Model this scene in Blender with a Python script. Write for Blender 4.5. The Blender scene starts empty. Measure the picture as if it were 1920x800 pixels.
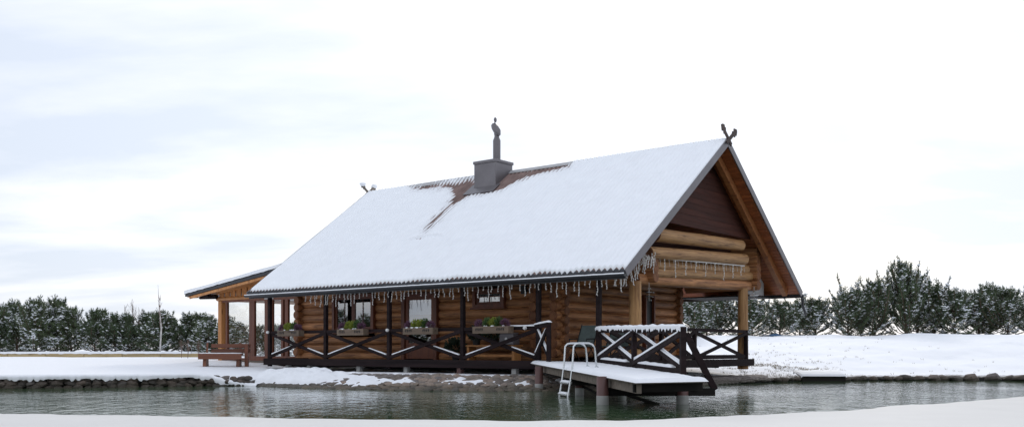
import bpy, bmesh, math, random
from mathutils import Vector, Matrix, noise
from bisect import bisect

# ------------------------------------------------------------------ camera, sky, sun
W, HGT = 1920.0, 800.0
F = 1791.0            # focal length in photo pixels
HOR = 655.0           # row of the horizon in the photo
CX = 960.0
CAM_H = 1.05          # camera above the pond surface (z = 0)
scene = bpy.context.scene
C = scene.collection
cam_d = bpy.data.cameras.new('camera'); cam = bpy.data.objects.new('camera', cam_d); C.objects.link(cam)
cam.location = (0, 0, CAM_H); cam.rotation_euler = (math.pi/2, 0, 0)
cam_d.sensor_width = 36; cam_d.lens = 36*F/W; cam_d.shift_y = (HOR-HGT/2)/W
cam_d.clip_start = .1; cam_d.clip_end = 3000
scene.camera = cam
SUN_EL, SUN_AZ = math.radians(25), math.radians(11)      # azimuth from +Y towards +X
world = bpy.data.worlds.new('World'); scene.world = world; world.use_nodes = True
nt = world.node_tree; nt.nodes.clear()
def N(tree, t, **kw):
    n = tree.nodes.new(t)
    for k, v in kw.items():
        if k.startswith('i_'):
            key = k[2:]; key = int(key) if key.isdigit() else key.replace('_', ' ')
            n.inputs[key].default_value = v
        else: setattr(n, k, v)
    return n
def ramp(tree, stops, interp='LINEAR'):
    r = tree.nodes.new('ShaderNodeValToRGB'); e = r.color_ramp; e.interpolation = interp
    while len(e.elements) < len(stops): e.elements.new(.5)
    for el, (p, c) in zip(e.elements, stops):
        el.position = p; el.color = (c[0], c[1], c[2], 1) if len(c) == 3 else c
    return r
def world_nodes():
    L = nt.links.new
    out = N(nt, 'ShaderNodeOutputWorld'); bg = N(nt, 'ShaderNodeBackground'); bg.inputs[1].default_value = .1
    sky = N(nt, 'ShaderNodeTexSky', sky_type='NISHITA', sun_disc=False, sun_elevation=SUN_EL, sun_rotation=SUN_AZ)
    tc = N(nt, 'ShaderNodeTexCoord'); sep = N(nt, 'ShaderNodeSeparateXYZ'); L(tc.outputs['Generated'], sep.inputs[0])
    zp = N(nt, 'ShaderNodeMath', operation='ADD'); L(sep.outputs[2], zp.inputs[0]); zp.inputs[1].default_value = .16
    zm = N(nt, 'ShaderNodeMath', operation='MAXIMUM'); L(zp.outputs[0], zm.inputs[0]); zm.inputs[1].default_value = .05
    dx = N(nt, 'ShaderNodeMath', operation='DIVIDE'); L(sep.outputs[0], dx.inputs[0]); L(zm.outputs[0], dx.inputs[1])
    dy = N(nt, 'ShaderNodeMath', operation='DIVIDE'); L(sep.outputs[1], dy.inputs[0]); L(zm.outputs[0], dy.inputs[1])
    cmb = N(nt, 'ShaderNodeCombineXYZ'); L(dx.outputs[0], cmb.inputs[0]); L(dy.outputs[0], cmb.inputs[1])
    mp = N(nt, 'ShaderNodeMapping'); mp.inputs['Rotation'].default_value = (0, 0, .5); mp.inputs['Scale'].default_value = (.8, 1.5, 1); mp.inputs['Location'].default_value = (0.7, 6.1, 0)
    L(cmb.outputs[0], mp.inputs[0])
    n1 = N(nt, 'ShaderNodeTexNoise', i_Scale=.8, i_Detail=7.0, i_Roughness=.55, i_Distortion=.35); L(mp.outputs[0], n1.inputs[0])
    n2 = N(nt, 'ShaderNodeTexNoise', i_Scale=2.6, i_Detail=6.0, i_Roughness=.5); L(mp.outputs[0], n2.inputs[0])
    mx = N(nt, 'ShaderNodeMix', data_type='FLOAT'); mx.inputs[0].default_value = .3
    L(n1.outputs[0], mx.inputs[2]); L(n2.outputs[0], mx.inputs[3])
    # thick cloud is grey-blue, thin cloud is white
    r1 = ramp(nt, [(.40, (5.5, 6.0, 6.9)), (.49, (6.4, 6.75, 7.5)), (.555, (7.2, 7.4, 7.8)), (.63, (8.1, 8.1, 8.1))]); L(mx.outputs[0], r1.inputs[0])
    # the cloud deck is brighter around the hidden sun
    nrm = N(nt, 'ShaderNodeVectorMath', operation='NORMALIZE'); L(tc.outputs['Generated'], nrm.inputs[0])
    dt = N(nt, 'ShaderNodeVectorMath', operation='DOT_PRODUCT'); L(nrm.outputs[0], dt.inputs[0])
    dt.inputs[1].default_value = (math.sin(SUN_AZ)*math.cos(SUN_EL), math.cos(SUN_AZ)*math.cos(SUN_EL), math.sin(SUN_EL))
    gl = N(nt, 'ShaderNodeMapRange'); L(dt.outputs['Value'], gl.inputs[0])
    gl.inputs[1].default_value = .72; gl.inputs[2].default_value = 1; gl.inputs[3].default_value = 1.0; gl.inputs[4].default_value = 1.14
    sc = N(nt, 'ShaderNodeVectorMath', operation='SCALE'); L(r1.outputs[0], sc.inputs[0]); L(gl.outputs[0], sc.inputs['Scale'])
    fin = N(nt, 'ShaderNodeMix', data_type='RGBA'); fin.inputs[0].default_value = .92
    L(sky.outputs[0], fin.inputs[6]); L(sc.outputs[0], fin.inputs[7])
    L(fin.outputs[2], bg.inputs[0]); L(bg.outputs[0], out.inputs[0])
world_nodes()
sun_d = bpy.data.lights.new('sun', 'SUN'); sun = bpy.data.objects.new('sun', sun_d); C.objects.link(sun)
sun_d.energy = .8; sun_d.angle = math.radians(11); sun_d.color = (1, .93, .83)
sv = Vector((math.sin(SUN_AZ)*math.cos(SUN_EL), math.cos(SUN_AZ)*math.cos(SUN_EL), math.sin(SUN_EL)))
sun.rotation_euler = sv.to_track_quat('Z', 'Y').to_euler(); sun.location = (8, 40, 30)
vs = scene.view_settings; vs.view_transform = 'Standard'; vs.look = 'None'; vs.gamma = 1; vs.exposure = .46; vs.use_curve_mapping = False
scene.render.engine = 'CYCLES'
scene.render.resolution_x = 1024; scene.render.resolution_y = 426

random.seed(7)
R = random.random
def U(a, b): return a+(b-a)*random.random()
def ss(t): t = max(0., min(1., t)); return t*t*(3-2*t)
def nz(x, y, z=0): return noise.noise(Vector((x, y, z)))

# ------------------------------------------------------------------ frames: photo pixel -> place
TH = math.atan2(-1420, 2260)*1.0
TH = -math.atan2(1420*1.0, F)                 # the cabin's long side, from its vanishing points
CT, ST = math.cos(TH), math.sin(TH)
AX, AY = (1180-CX)*24.4/F, 24.4               # foot of the near corner of the front eave
def wp(x, v): return (AX+x*CT-v*ST, AY+x*ST+v*CT)
def lx(px, v):
    k = (px-CX)/F; return (k*(AY+v*CT)-AX+v*ST)/(CT-k*ST)
def lv(px, x):
    k = (px-CX)/F; return (k*(AY+x*ST)-AX-x*CT)/(-ST-k*CT)
def lz(py, x, v): return CAM_H+(HOR-py)*wp(x, v)[1]/F
def pix(X, Y, Z): return (CX+F*X/Y, HOR-F*(Z-CAM_H)/Y)
def hpix(x, v, z): X, Y = wp(x, v); return pix(X, Y, z)
def at(px, Y): return (px-CX)*Y/F

# ------------------------------------------------------------------ mesh helpers
class MB:
    def __init__(s): s.v = []; s.f = []
    def add(s, vs, fs):
        b = len(s.v); s.v += [tuple(q) for q in vs]; s.f += [tuple(i+b for i in q) for q in fs]; return s
    def box(s, x0, x1, y0, y1, z0, z1):
        return s.add([(x0,y0,z0),(x1,y0,z0),(x1,y1,z0),(x0,y1,z0),(x0,y0,z1),(x1,y0,z1),(x1,y1,z1),(x0,y1,z1)],
                     [(0,3,2,1),(4,5,6,7),(0,1,5,4),(1,2,6,5),(2,3,7,6),(3,0,4,7)])
    def sheet(s, x0, x1, y0, y1, z0, z1):       # one thin glass sheet in the box's middle plane
        if x1-x0 < y1-y0: x = (x0+x1)/2; return s.add([(x,y0,z0),(x,y1,z0),(x,y1,z1),(x,y0,z1)], [(0,1,2,3)])
        y = (y0+y1)/2; return s.add([(x0,y,z0),(x1,y,z0),(x1,y,z1),(x0,y,z1)], [(0,1,2,3)])
    def bar(s, p, q, w, h, up=(0,0,1)):
        p = Vector(p); q = Vector(q); d = (q-p).normalized(); a = d.cross(Vector(up))
        if a.length < 1e-4: a = d.cross(Vector((1,0,0)))
        a.normalize(); b = a.cross(d).normalized(); vs = []
        for e in (p, q):
            for i, j in ((-1,-1),(1,-1),(1,1),(-1,1)): vs.append(e+a*(w/2*i)+b*(h/2*j))
        return s.add(vs, [(3,2,1,0),(4,5,6,7),(0,1,5,4),(1,2,6,5),(2,3,7,6),(3,0,4,7)])
    def tube(s, pts, rad, n=8, cap=True):
        pts = [Vector(p) for p in pts]
        if not isinstance(rad, (list, tuple)): rad = [rad]*len(pts)
        b = len(s.v); ref = None
        for i, p in enumerate(pts):
            d = (pts[min(i+1, len(pts)-1)]-pts[max(i-1, 0)]).normalized()
            if ref is None:
                ref = d.orthogonal().normalized()
            ref = (ref-d*ref.dot(d)); ref = ref.normalized() if ref.length > 1e-5 else d.orthogonal().normalized()
            c = d.cross(ref)
            for k in range(n):
                t = 2*math.pi*k/n; s.v.append(tuple(p+(ref*math.cos(t)+c*math.sin(t))*rad[i]))
        for i in range(len(pts)-1):
            for k in range(n):
                k2 = (k+1) % n; s.f.append((b+i*n+k, b+i*n+k2, b+(i+1)*n+k2, b+(i+1)*n+k))
        if cap:
            s.f.append(tuple(b+k for k in reversed(range(n)))); e = b+(len(pts)-1)*n
            s.f.append(tuple(e+k for k in range(n)))
        return s
    def lathe(s, prof, n=12, c=(0,0,0)):
        b = len(s.v)
        for r, z in prof:
            for k in range(n):
                t = 2*math.pi*k/n; s.v.append((c[0]+r*math.cos(t), c[1]+r*math.sin(t), c[2]+z))
        for i in range(len(prof)-1):
            for k in range(n):
                k2 = (k+1) % n; s.f.append((b+i*n+k, b+i*n+k2, b+(i+1)*n+k2, b+(i+1)*n+k))
        s.f.append(tuple(b+k for k in reversed(range(n)))); e = b+(len(prof)-1)*n
        s.f.append(tuple(e+k for k in range(n))); return s
    def prism(s, poly, ext):
        ext = Vector(ext); n = len(poly); a = [Vector(p) for p in poly]
        return s.add(a+[p+ext for p in a], [tuple(reversed(range(n))), tuple(range(n, 2*n))]+[(i, (i+1) % n, n+(i+1) % n, n+i) for i in range(n)])
    def blob(s, c, rx, ry, rz, jit=.2, nseg=8, nring=5):
        b = len(s.v)
        s.v.append((c[0], c[1], c[2]-rz))
        for i in range(1, nring):
            ph = math.pi*i/nring-math.pi/2
            for k in range(nseg):
                t = 2*math.pi*k/nseg; j = 1+U(-jit, jit)
                s.v.append((c[0]+rx*math.cos(ph)*math.cos(t)*j, c[1]+ry*math.cos(ph)*math.sin(t)*j, c[2]+rz*math.sin(ph)*j))
        s.v.append((c[0], c[1], c[2]+rz)); top = len(s.v)-1
        for k in range(nseg):
            k2 = (k+1) % nseg
            s.f.append((b, b+1+k2, b+1+k))
            for i in range(nring-2):
                o = b+1+i*nseg; s.f.append((o+k, o+k2, o+nseg+k2, o+nseg+k))
            o = b+1+(nring-2)*nseg; s.f.append((o+k, o+k2, top))
        return s
    def mesh(s, name, mat, smooth=False):
        m = bpy.data.meshes.new(name); m.from_pydata(s.v, [], s.f); m.update()
        if smooth: m.polygons.foreach_set('use_smooth', [True]*len(m.polygons))
        if mat: m.materials.append(mat)
        return m
    def build(s, name, mat, parent=None, smooth=False, bevel=0, loc=None, rot=None):
        bm = bmesh.new(); m = s.mesh(name, mat, smooth)
        bm.from_mesh(m); bmesh.ops.recalc_face_normals(bm, faces=bm.faces); bm.to_mesh(m); bm.free()
        return link(name, m, parent, bevel, loc, rot)
def link(name, m, parent=None, bevel=0, loc=None, rot=None):
    o = bpy.data.objects.new(name, m); C.objects.link(o)
    if parent: o.parent = parent
    if loc is not None: o.location = loc
    if rot is not None: o.rotation_euler = rot
    if bevel:
        b = o.modifiers.new('bevel', 'BEVEL'); b.width = bevel; b.segments = 2; b.limit_method = 'ANGLE'
    return o
def tag(o, label=None, cat=None, group=None, kind=None):
    if label: o['label'] = label
    if cat: o['category'] = cat
    if group: o['group'] = group
    if kind: o['kind'] = kind
    return o
def thing(name, label, cat, loc=(0,0,0), rz=0, group=None):
    o = bpy.data.objects.new(name, None); C.objects.link(o); o.empty_display_size = .3
    o.location = loc; o.rotation_euler = (0, 0, rz); return tag(o, label, cat, group)
def hthing(name, label, cat, x=0, v=0, z=0, rz=0, group=None):
    """a thing that stands in the cabin's own frame"""
    X, Y = wp(x, v); return thing(name, label, cat, (X, Y, z), TH+rz, group)
def copy_tree(o, parent=None):
    c = o.copy(); C.objects.link(c); c.parent = parent
    for ch in o.children: copy_tree(ch, c)
    return c

# ------------------------------------------------------------------ materials
def newmat(name):
    m = bpy.data.materials.new(name); m.use_nodes = True; t = m.node_tree
    return m, t, t.nodes['Principled BSDF'], t.links.new
def plain(name, col, rough=.6, var=.15, scale=6, metal=0, bump=0, spec=.5):
    m, t, p, L = newmat(name)
    tc = N(t, 'ShaderNodeTexCoord'); n = N(t, 'ShaderNodeTexNoise', i_Scale=scale, i_Detail=5.0); L(tc.outputs['Object'], n.inputs[0])
    r = ramp(t, [(.3, tuple(c*(1-var) for c in col)), (.7, tuple(min(1, c*(1+var)) for c in col))]); L(n.outputs[0], r.inputs[0])
    L(r.outputs[0], p.inputs['Base Color']); p.inputs['Roughness'].default_value = rough; p.inputs['Metallic'].default_value = metal
    p.inputs['Specular IOR Level'].default_value = spec
    if bump:
        b = N(t, 'ShaderNodeBump', i_Strength=bump, i_Distance=.02); L(n.outputs[0], b.inputs['Height']); L(b.outputs[0], p.inputs['Normal'])
    return m
def wood(name, dark, light, axis='X', rough=.55, grain=1., vary=.25, knots=True, fine=1., spec=.4, crack=False):
    m, t, p, L = newmat(name)
    tc = N(t, 'ShaderNodeTexCoord'); oi = N(t, 'ShaderNodeObjectInfo')
    sc = {'X': (.5, 7, 7), 'Y': (7, .5, 7), 'Z': (7, 7, .5)}[axis]
    mp = N(t, 'ShaderNodeMapping'); mp.inputs['Scale'].default_value = tuple(q*grain for q in sc); L(tc.outputs['Object'], mp.inputs[0])
    off = N(t, 'ShaderNodeVectorMath', operation='SCALE'); off.inputs[0].default_value = (13.1, 7.7, 5.3); L(oi.outputs['Random'], off.inputs['Scale'])
    ad = N(t, 'ShaderNodeVectorMath', operation='ADD'); L(mp.outputs[0], ad.inputs[0]); L(off.outputs[0], ad.inputs[1])
    n = N(t, 'ShaderNodeTexNoise', i_Scale=1.0*fine, i_Detail=6.0, i_Roughness=.6, i_Distortion=.4); L(ad.outputs[0], n.inputs[0])
    mid = tuple((a+b)/2 for a, b in zip(dark, light))
    r = ramp(t, [(.3, dark), (.5, mid), (.7, light)]); L(n.outputs[0], r.inputs[0])
    col = r.outputs[0]
    if knots:
        mp2 = N(t, 'ShaderNodeMapping'); k = {'X': (1.2, 4, 4), 'Y': (4, 1.2, 4), 'Z': (4, 4, 1.2)}[axis]; mp2.inputs['Scale'].default_value = k; L(tc.outputs['Object'], mp2.inputs[0])
        ad2 = N(t, 'ShaderNodeVectorMath', operation='ADD'); L(mp2.outputs[0], ad2.inputs[0]); L(off.outputs[0], ad2.inputs[1])
        vo = N(t, 'ShaderNodeTexVoronoi', i_Scale=1.0); L(ad2.outputs[0], vo.inputs[0])
        rk = ramp(t, [(.07, (.35, .3, .28)), (.2, (1, 1, 1))]); L(vo.outputs['Distance'], rk.inputs[0])
        mk = N(t, 'ShaderNodeMix', data_type='RGBA', blend_type='MULTIPLY'); mk.inputs[0].default_value = .8; L(col, mk.inputs[6]); L(rk.outputs[0], mk.inputs[7]); col = mk.outputs[2]
    if crack:                                   # drying checks and grey weathering streaks
        mc = N(t, 'ShaderNodeMapping'); mc.inputs['Scale'].default_value = (.9, 16, 16); L(tc.outputs['Object'], mc.inputs[0])
        a3 = N(t, 'ShaderNodeVectorMath', operation='ADD'); L(mc.outputs[0], a3.inputs[0]); L(off.outputs[0], a3.inputs[1])
        nc = N(t, 'ShaderNodeTexNoise', i_Scale=1.0, i_Detail=4.0, i_Roughness=.7); L(a3.outputs[0], nc.inputs[0])
        rc = ramp(t, [(.36, (.4, .36, .33)), (.44, (1, 1, 1)), (.62, (1, 1, 1)), (.75, (1.15, 1.12, 1.08))]); L(nc.outputs[0], rc.inputs[0])
        m3 = N(t, 'ShaderNodeMix', data_type='RGBA', blend_type='MULTIPLY'); m3.inputs[0].default_value = .85; L(col, m3.inputs[6]); L(rc.outputs[0], m3.inputs[7]); col = m3.outputs[2]
    hs = N(t, 'ShaderNodeHueSaturation'); mr = N(t, 'ShaderNodeMapRange'); L(oi.outputs['Random'], mr.inputs[0])
    mr.inputs[3].default_value = 1-vary; mr.inputs[4].default_value = 1+vary; L(mr.outputs[0], hs.inputs['Value']); L(col, hs.inputs['Color'])
    L(hs.outputs[0], p.inputs['Base Color']); p.inputs['Roughness'].default_value = rough; p.inputs['Specular IOR Level'].default_value = spec
    b = N(t, 'ShaderNodeBump', i_Strength=.35, i_Distance=.01); L(n.outputs[0], b.inputs['Height']); L(b.outputs[0], p.inputs['Normal'])
    return m
def snow_mat(name='snow', scale=1., col=(.86, .88, .92), bs=.35):
    m, t, p, L = newmat(name)
    tc = N(t, 'ShaderNodeTexCoord'); n = N(t, 'ShaderNodeTexNoise', i_Scale=2.2*scale, i_Detail=8.0, i_Roughness=.6); L(tc.outputs['Object'], n.inputs[0])
    n2 = N(t, 'ShaderNodeTexNoise', i_Scale=24.0*scale, i_Detail=4.0); L(tc.outputs['Object'], n2.inputs[0])
    r = ramp(t, [(.3, tuple(c*.95 for c in col)), (.7, col)]); L(n.outputs[0], r.inputs[0]); L(r.outputs[0], p.inputs['Base Color'])
    p.inputs['Roughness'].default_value = .75; p.inputs['Specular IOR Level'].default_value = .25
    b = N(t, 'ShaderNodeBump', i_Strength=bs, i_Distance=.06); L(n.outputs[0], b.inputs['Height'])
    b2 = N(t, 'ShaderNodeBump', i_Strength=bs*.7, i_Distance=.015); L(n2.outputs[0], b2.inputs['Height']); L(b.outputs[0], b2.inputs['Normal']); L(b2.outputs[0], p.inputs['Normal'])
    return m
def glass_mat(name, refl=.12, tint=(.9, .93, .92)):
    m, t, p, L = newmat(name); t.nodes.remove(p)
    tr = N(t, 'ShaderNodeBsdfTransparent'); tr.inputs[0].default_value = (*tint, 1)
    g = N(t, 'ShaderNodeBsdfGlossy'); g.inputs['Roughness'].default_value = .015; g.inputs[0].default_value = (1, 1, 1, 1)
    fr = N(t, 'ShaderNodeFresnel', i_IOR=1.5); a = N(t, 'ShaderNodeMath', operation='MULTIPLY_ADD', use_clamp=True); L(fr.outputs[0], a.inputs[0]); a.inputs[1].default_value = 1.0; a.inputs[2].default_value = refl
    tc = N(t, 'ShaderNodeTexCoord'); n = N(t, 'ShaderNodeTexNoise', i_Scale=.9, i_Detail=1.0); L(tc.outputs['Object'], n.inputs[0])
    b = N(t, 'ShaderNodeBump', i_Strength=.06, i_Distance=.02); L(n.outputs[0], b.inputs['Height']); L(b.outputs[0], g.inputs['Normal'])
    mx = N(t, 'ShaderNodeMixShader'); L(a.outputs[0], mx.inputs[0]); L(tr.outputs[0], mx.inputs[1]); L(g.outputs[0], mx.inputs[2])
    L(mx.outputs[0], t.nodes['Material Output'].inputs[0]); return m
def water_mat():
    m, t, p, L = newmat('pond_water')
    p.inputs['Base Color'].default_value = (.052, .088, .046, 1); p.inputs['Roughness'].default_value = .04; p.inputs['IOR'].default_value = 1.33
    tc = N(t, 'ShaderNodeTexCoord')
    mp = N(t, 'ShaderNodeMapping'); mp.inputs['Scale'].default_value = (2.4, 1.0, 1); mp.inputs['Rotation'].default_value = (0, 0, .12); L(tc.outputs['Object'], mp.inputs[0])
    n1 = N(t, 'ShaderNodeTexNoise', i_Scale=1.3, i_Detail=3.0, i_Roughness=.55, i_Distortion=.6); L(mp.outputs[0], n1.inputs[0])
    n2 = N(t, 'ShaderNodeTexNoise', i_Scale=4.0, i_Detail=3.0, i_Roughness=.6); L(mp.outputs[0], n2.inputs[0])
    n3 = N(t, 'ShaderNodeTexNoise', i_Scale=.16, i_Detail=2.0); L(tc.outputs['Object'], n3.inputs[0])   # calm and ruffled patches
    rr = ramp(t, [(.4, (.4,)*3), (.6, (1,)*3)]); L(n3.outputs[0], rr.inputs[0])
    mm = N(t, 'ShaderNodeMath', operation='MULTIPLY_ADD'); L(n2.outputs[0], mm.inputs[0]); mm.inputs[1].default_value = .35; L(n1.outputs[0], mm.inputs[2])
    m2 = N(t, 'ShaderNodeMath', operation='MULTIPLY'); L(mm.outputs[0], m2.inputs[0]); L(rr.outputs[0], m2.inputs[1])
    b = N(t, 'ShaderNodeBump', i_Strength=1.0, i_Distance=.024); L(m2.outputs[0], b.inputs['Height']); L(b.outputs[0], p.inputs['Normal'])
    return m
def stone_mat(name='fieldstone', hue=((.12, .10, .09), (.23, .195, .165), (.31, .235, .19))):
    m, t, p, L = newmat(name)
    tc = N(t, 'ShaderNodeTexCoord'); oi = N(t, 'ShaderNodeObjectInfo')
    n = N(t, 'ShaderNodeTexNoise', i_Scale=7.0, i_Detail=8.0, i_Roughness=.65); L(tc.outputs['Object'], n.inputs[0])
    r = ramp(t, [(0, hue[0]), (.45, hue[1]), (.8, hue[2]), (1, (.16, .15, .15))]); L(oi.outputs['Random'], r.inputs[0])
    r2 = ramp(t, [(.3, (.6,)*3), (.7, (1.15,)*3)]); L(n.outputs[0], r2.inputs[0])
    mx = N(t, 'ShaderNodeMix', data_type='RGBA', blend_type='MULTIPLY'); mx.inputs[0].default_value = 1; L(r.outputs[0], mx.inputs[6]); L(r2.outputs[0], mx.inputs[7])
    # algae and wet line just above the water
    ge = N(t, 'ShaderNodeNewGeometry'); sp = N(t, 'ShaderNodeSeparateXYZ'); L(ge.outputs['Position'], sp.inputs[0])
    rw = ramp(t, [(.0, (.4, .42, .36)), (.09, (.55, .55, .5)), (.16, (1, 1, 1))]); L(sp.outputs[2], rw.inputs[0])
    mw = N(t, 'ShaderNodeMix', data_type='RGBA', blend_type='MULTIPLY'); mw.inputs[0].default_value = 1; L(mx.outputs[2], mw.inputs[6]); L(rw.outputs[0], mw.inputs[7])
    L(mw.outputs[2], p.inputs['Base Color']); p.inputs['Roughness'].default_value = .8
    b = N(t, 'ShaderNodeBump', i_Strength=.5, i_Distance=.02); L(n.outputs[0], b.inputs['Height']); L(b.outputs[0], p.inputs['Normal'])
    return m
M = {}
M['snow'] = snow_mat(); M['roof_snow'] = snow_mat('smooth_roof_snow', 1., (.90, .925, .965), .04); M['snow_fine'] = snow_mat('snow_cap', 3.)
M['log'] = wood('log_wood', (.15, .062, .026), (.52, .245, .105), 'X', .65, 1., .26, fine=2.0, crack=True)
M['log_end'] = wood('log_end', (.12, .045, .02), (.24, .10, .04), 'X', .7, 1., .2, False)
M['pale_log'] = wood('pale_log', (.24, .115, .045), (.54, .305, .13), 'X', .6, 1., .12, fine=2.0, crack=True)
M['dark_wood'] = wood('dark_stained_wood', (.009, .006, .007), (.026, .016, .017), 'X', .75, 1., .15, False, spec=.12)
M['red_wood'] = wood('red_brown_joinery', (.09, .026, .014), (.17, .055, .026), 'Z', .45, 1., .15, False)
M['plank'] = wood('soffit_plank', (.19, .05, .016), (.34, .105, .032), 'X', .5, 1., .18)
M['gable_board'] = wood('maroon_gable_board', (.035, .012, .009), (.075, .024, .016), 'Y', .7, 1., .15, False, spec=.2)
M['beam'] = wood('barge_beam', (.2, .07, .024), (.31, .125, .045), 'X', .5)
M['clad'] = wood('orange_cladding', (.34, .14, .042), (.56, .26, .09), 'Z', .5, 1., .12)
M['bench'] = wood('bench_wood', (.11, .035, .02), (.2, .075, .04), 'X', .5)
M['finial'] = wood('weathered_finial', (.05, .036, .034), (.10, .075, .068), 'Z', .8, 1., .1, False)
M['grey_wood'] = wood('weathered_wood', (.12, .1, .085), (.24, .2, .165), 'X', .75, 1., .15)
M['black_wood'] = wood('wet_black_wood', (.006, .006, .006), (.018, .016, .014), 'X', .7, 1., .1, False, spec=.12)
M['sheet'] = plain('fibre_cement_sheet', (.22, .15, .135), .7, .25, 3, bump=.1)
M['zinc'] = plain('grey_sheet_metal', (.16, .15, .16), .42, .12, 2, .5)
M['gutter'] = plain('anthracite_gutter', (.035, .036, .042), .45, .15, 4, .2)
M['white_panel'] = plain('pale_grey_panel', (.42, .42, .43), .6, .06, 3)
M['steel'] = plain('brushed_steel', (.62, .64, .65), .25, .06, 20, .9)
M['pipe'] = plain('brown_pipe_pile', (.095, .045, .04), .5, .2, 5, bump=.15)
M['concrete'] = plain('concrete', (.3, .3, .29), .85, .2, 5, bump=.3)
M['cable'] = plain('white_cable', (.68, .66, .64), .5, .1, 20)
M['bulb'] = plain('clear_bulb', (.7, .68, .62), .2, .1, 20)
M['canvas'] = plain('grey_green_canvas', (.10, .13, .125), .8, .15, 10)
M['blackmetal'] = plain('black_metal', (.015, .015, .016), .5, .2, 8)
M['box_wood'] = wood('planter_wood', (.10, .072, .052), (.19, .14, .10), 'X', .7, 1., .1)
M['carve'] = plain('dark_carving', (.025, .02, .018), .8)
M['heather'] = plain('purple_heather', (.14, .065, .11), .8, .3, 30)
M['lime'] = plain('lime_foliage', (.2, .24, .03), .7, .3, 25)
M['green'] = plain('green_foliage', (.05, .10, .025), .7, .3, 25)
M['darkgreen'] = plain('dark_foliage', (.02, .035, .018), .7, .3, 25)
M['needle'] = plain('pine_needles', (.065, .095, .045), .65, .35, 1.2)
M['needle2'] = plain('pine_needles_pale', (.085, .115, .055), .65, .35, 1.2)
M['bark'] = plain('pine_bark', (.10, .065, .045), .9, .3, 6)
M['twig'] = plain('bare_twig', (.16, .11, .09), .9, .2, 6)
M['birch'] = plain('birch_bark', (.55, .52, .5), .7, .3, 9)
M['grass'] = plain('dry_grass', (.17, .13, .075), .9, .3, 8)
M['tan'] = wood('tan_timber_edge', (.33, .24, .12), (.55, .43, .24), 'X', .75, 1., .15)
M['glass'] = glass_mat('clear_glass', .07, (.95, .96, .96)); M['dark_glass'] = glass_mat('window_glass', .26, (.7, .74, .76))
M['interior'] = plain('dark_interior', (.05, .04, .035), .9)
M['curtain'] = plain('white_curtain', (.55, .56, .6), .9, .1, 10)
M['white'] = plain('white_plastic', (.7, .7, .7), .4, .05)
M['bluetarp'] = plain('blue_tarp', (.05, .12, .24), .5, .15, 4)
M['water'] = water_mat()
M['stone'] = stone_mat(); M['bankrock'] = stone_mat('shore_rock', ((.06, .052, .046), (.11, .09, .075), (.15, .115, .095)))
M['soil'] = plain('wet_soil', (.05, .042, .035), .9, .3, 5, bump=.4)
M['ice'] = snow_mat('snow_on_ice', .5, (.66, .655, .645))

# ------------------------------------------------------------------ ground and pond
SH = [(-60, 8), (-36, 14), (-26, 22), (-20, 24.8), (-13.8, 25.8), (-11, 26.6), (-8.7, 27.7), (-7.8, 27.9), (-5.2, 25.8), (-2.9, 24.7), (-.8, 24.1), (.55, 24.3), (1.93, 24.7), (3.4, 25.6),
      (5.97, 28.5), (7.2, 29.8), (9.8, 32.2), (13.6, 32.9), (17.4, 32.4), (26, 30), (45, 18)]
SX = [a for a, b in SH]
def ys(x):
    if x <= SX[0]: return SH[0][1]
    if x >= SX[-1]: return SH[-1][1]
    i = bisect(SX, x); (a, b), (c, d) = SH[i-1], SH[i]; t = (x-a)/(c-a); return b+(d-b)*t
def sdist(X, Y):
    sl = (ys(X+.6)-ys(X-.6))/1.2; d = (Y-ys(X))/math.sqrt(1+sl*sl)
    return max(d, -40-X, X-46, -2.5-Y)
def gh(X, Y, detail=True):
    d = sdist(X, Y)
    if d < 0: return max(-.9, d*.7-.06)
    n = (nz(X*.25, Y*.25, 3)*.10+nz(X*.9, Y*.9, 8)*.03)*min(1, d/3) if detail else 0
    hL = .33*ss((d+.03)/.25)+.36*ss((d-.3)/17)
    if X < -14.6: hL += .22*ss((Y-45.02)/.3)*ss((-14.6-X)/1.0)
    hL += .04*ss((d-17)/4)
    hC = -.02+.37*ss(d/1.9)+.25*ss((d-6)/14)
    hR = .06+.08*ss(d/.3)+1.66*ss((d-.4)/19)**.85
    wl = ss((-7.6-X)/1.6); wr = ss((X-4.6)/3.6)
    h = hC*(1-wl)*(1-wr)+hL*wl+hR*wr
    if Y < 10: h = .5*ss(d/6)+.25*ss(d/20)
    n2 = (nz(X*1.6, Y*1.1, 21)*.045+nz(X*.5, Y*.4, 4)*.12)*wr*min(1, d/2.5) if detail and Y < 60 else 0
    return h+n*(.35+wr*.9)+n2
def axis_pts(a, b, fine0, fine1, step, grow=1.22):
    pts = []; x = fine0
    while x < fine1: pts.append(x); x += step
    s = step; x = pts[-1]
    while x < b: s *= grow; x += s; pts.append(x)
    s = step; x = pts[0]
    while x > a: s *= grow; x -= s; pts.insert(0, x)
    return pts
def make_ground():
    xs = axis_pts(-900, 900, -20, 24, .22); yy = axis_pts(-200, 1500, 21, 50, .18)
    m = MB(); nx = len(xs)
    for y in yy:
        for x in xs: m.v.append((x, y, gh(x, y)))
    for j in range(len(yy)-1):
        for i in range(nx-1):
            a = j*nx+i; m.f.append((a, a+1, a+nx+1, a+nx))
    g = link('ground', m.mesh('ground', ground_mat(), True)); tag(g, kind='structure')
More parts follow.
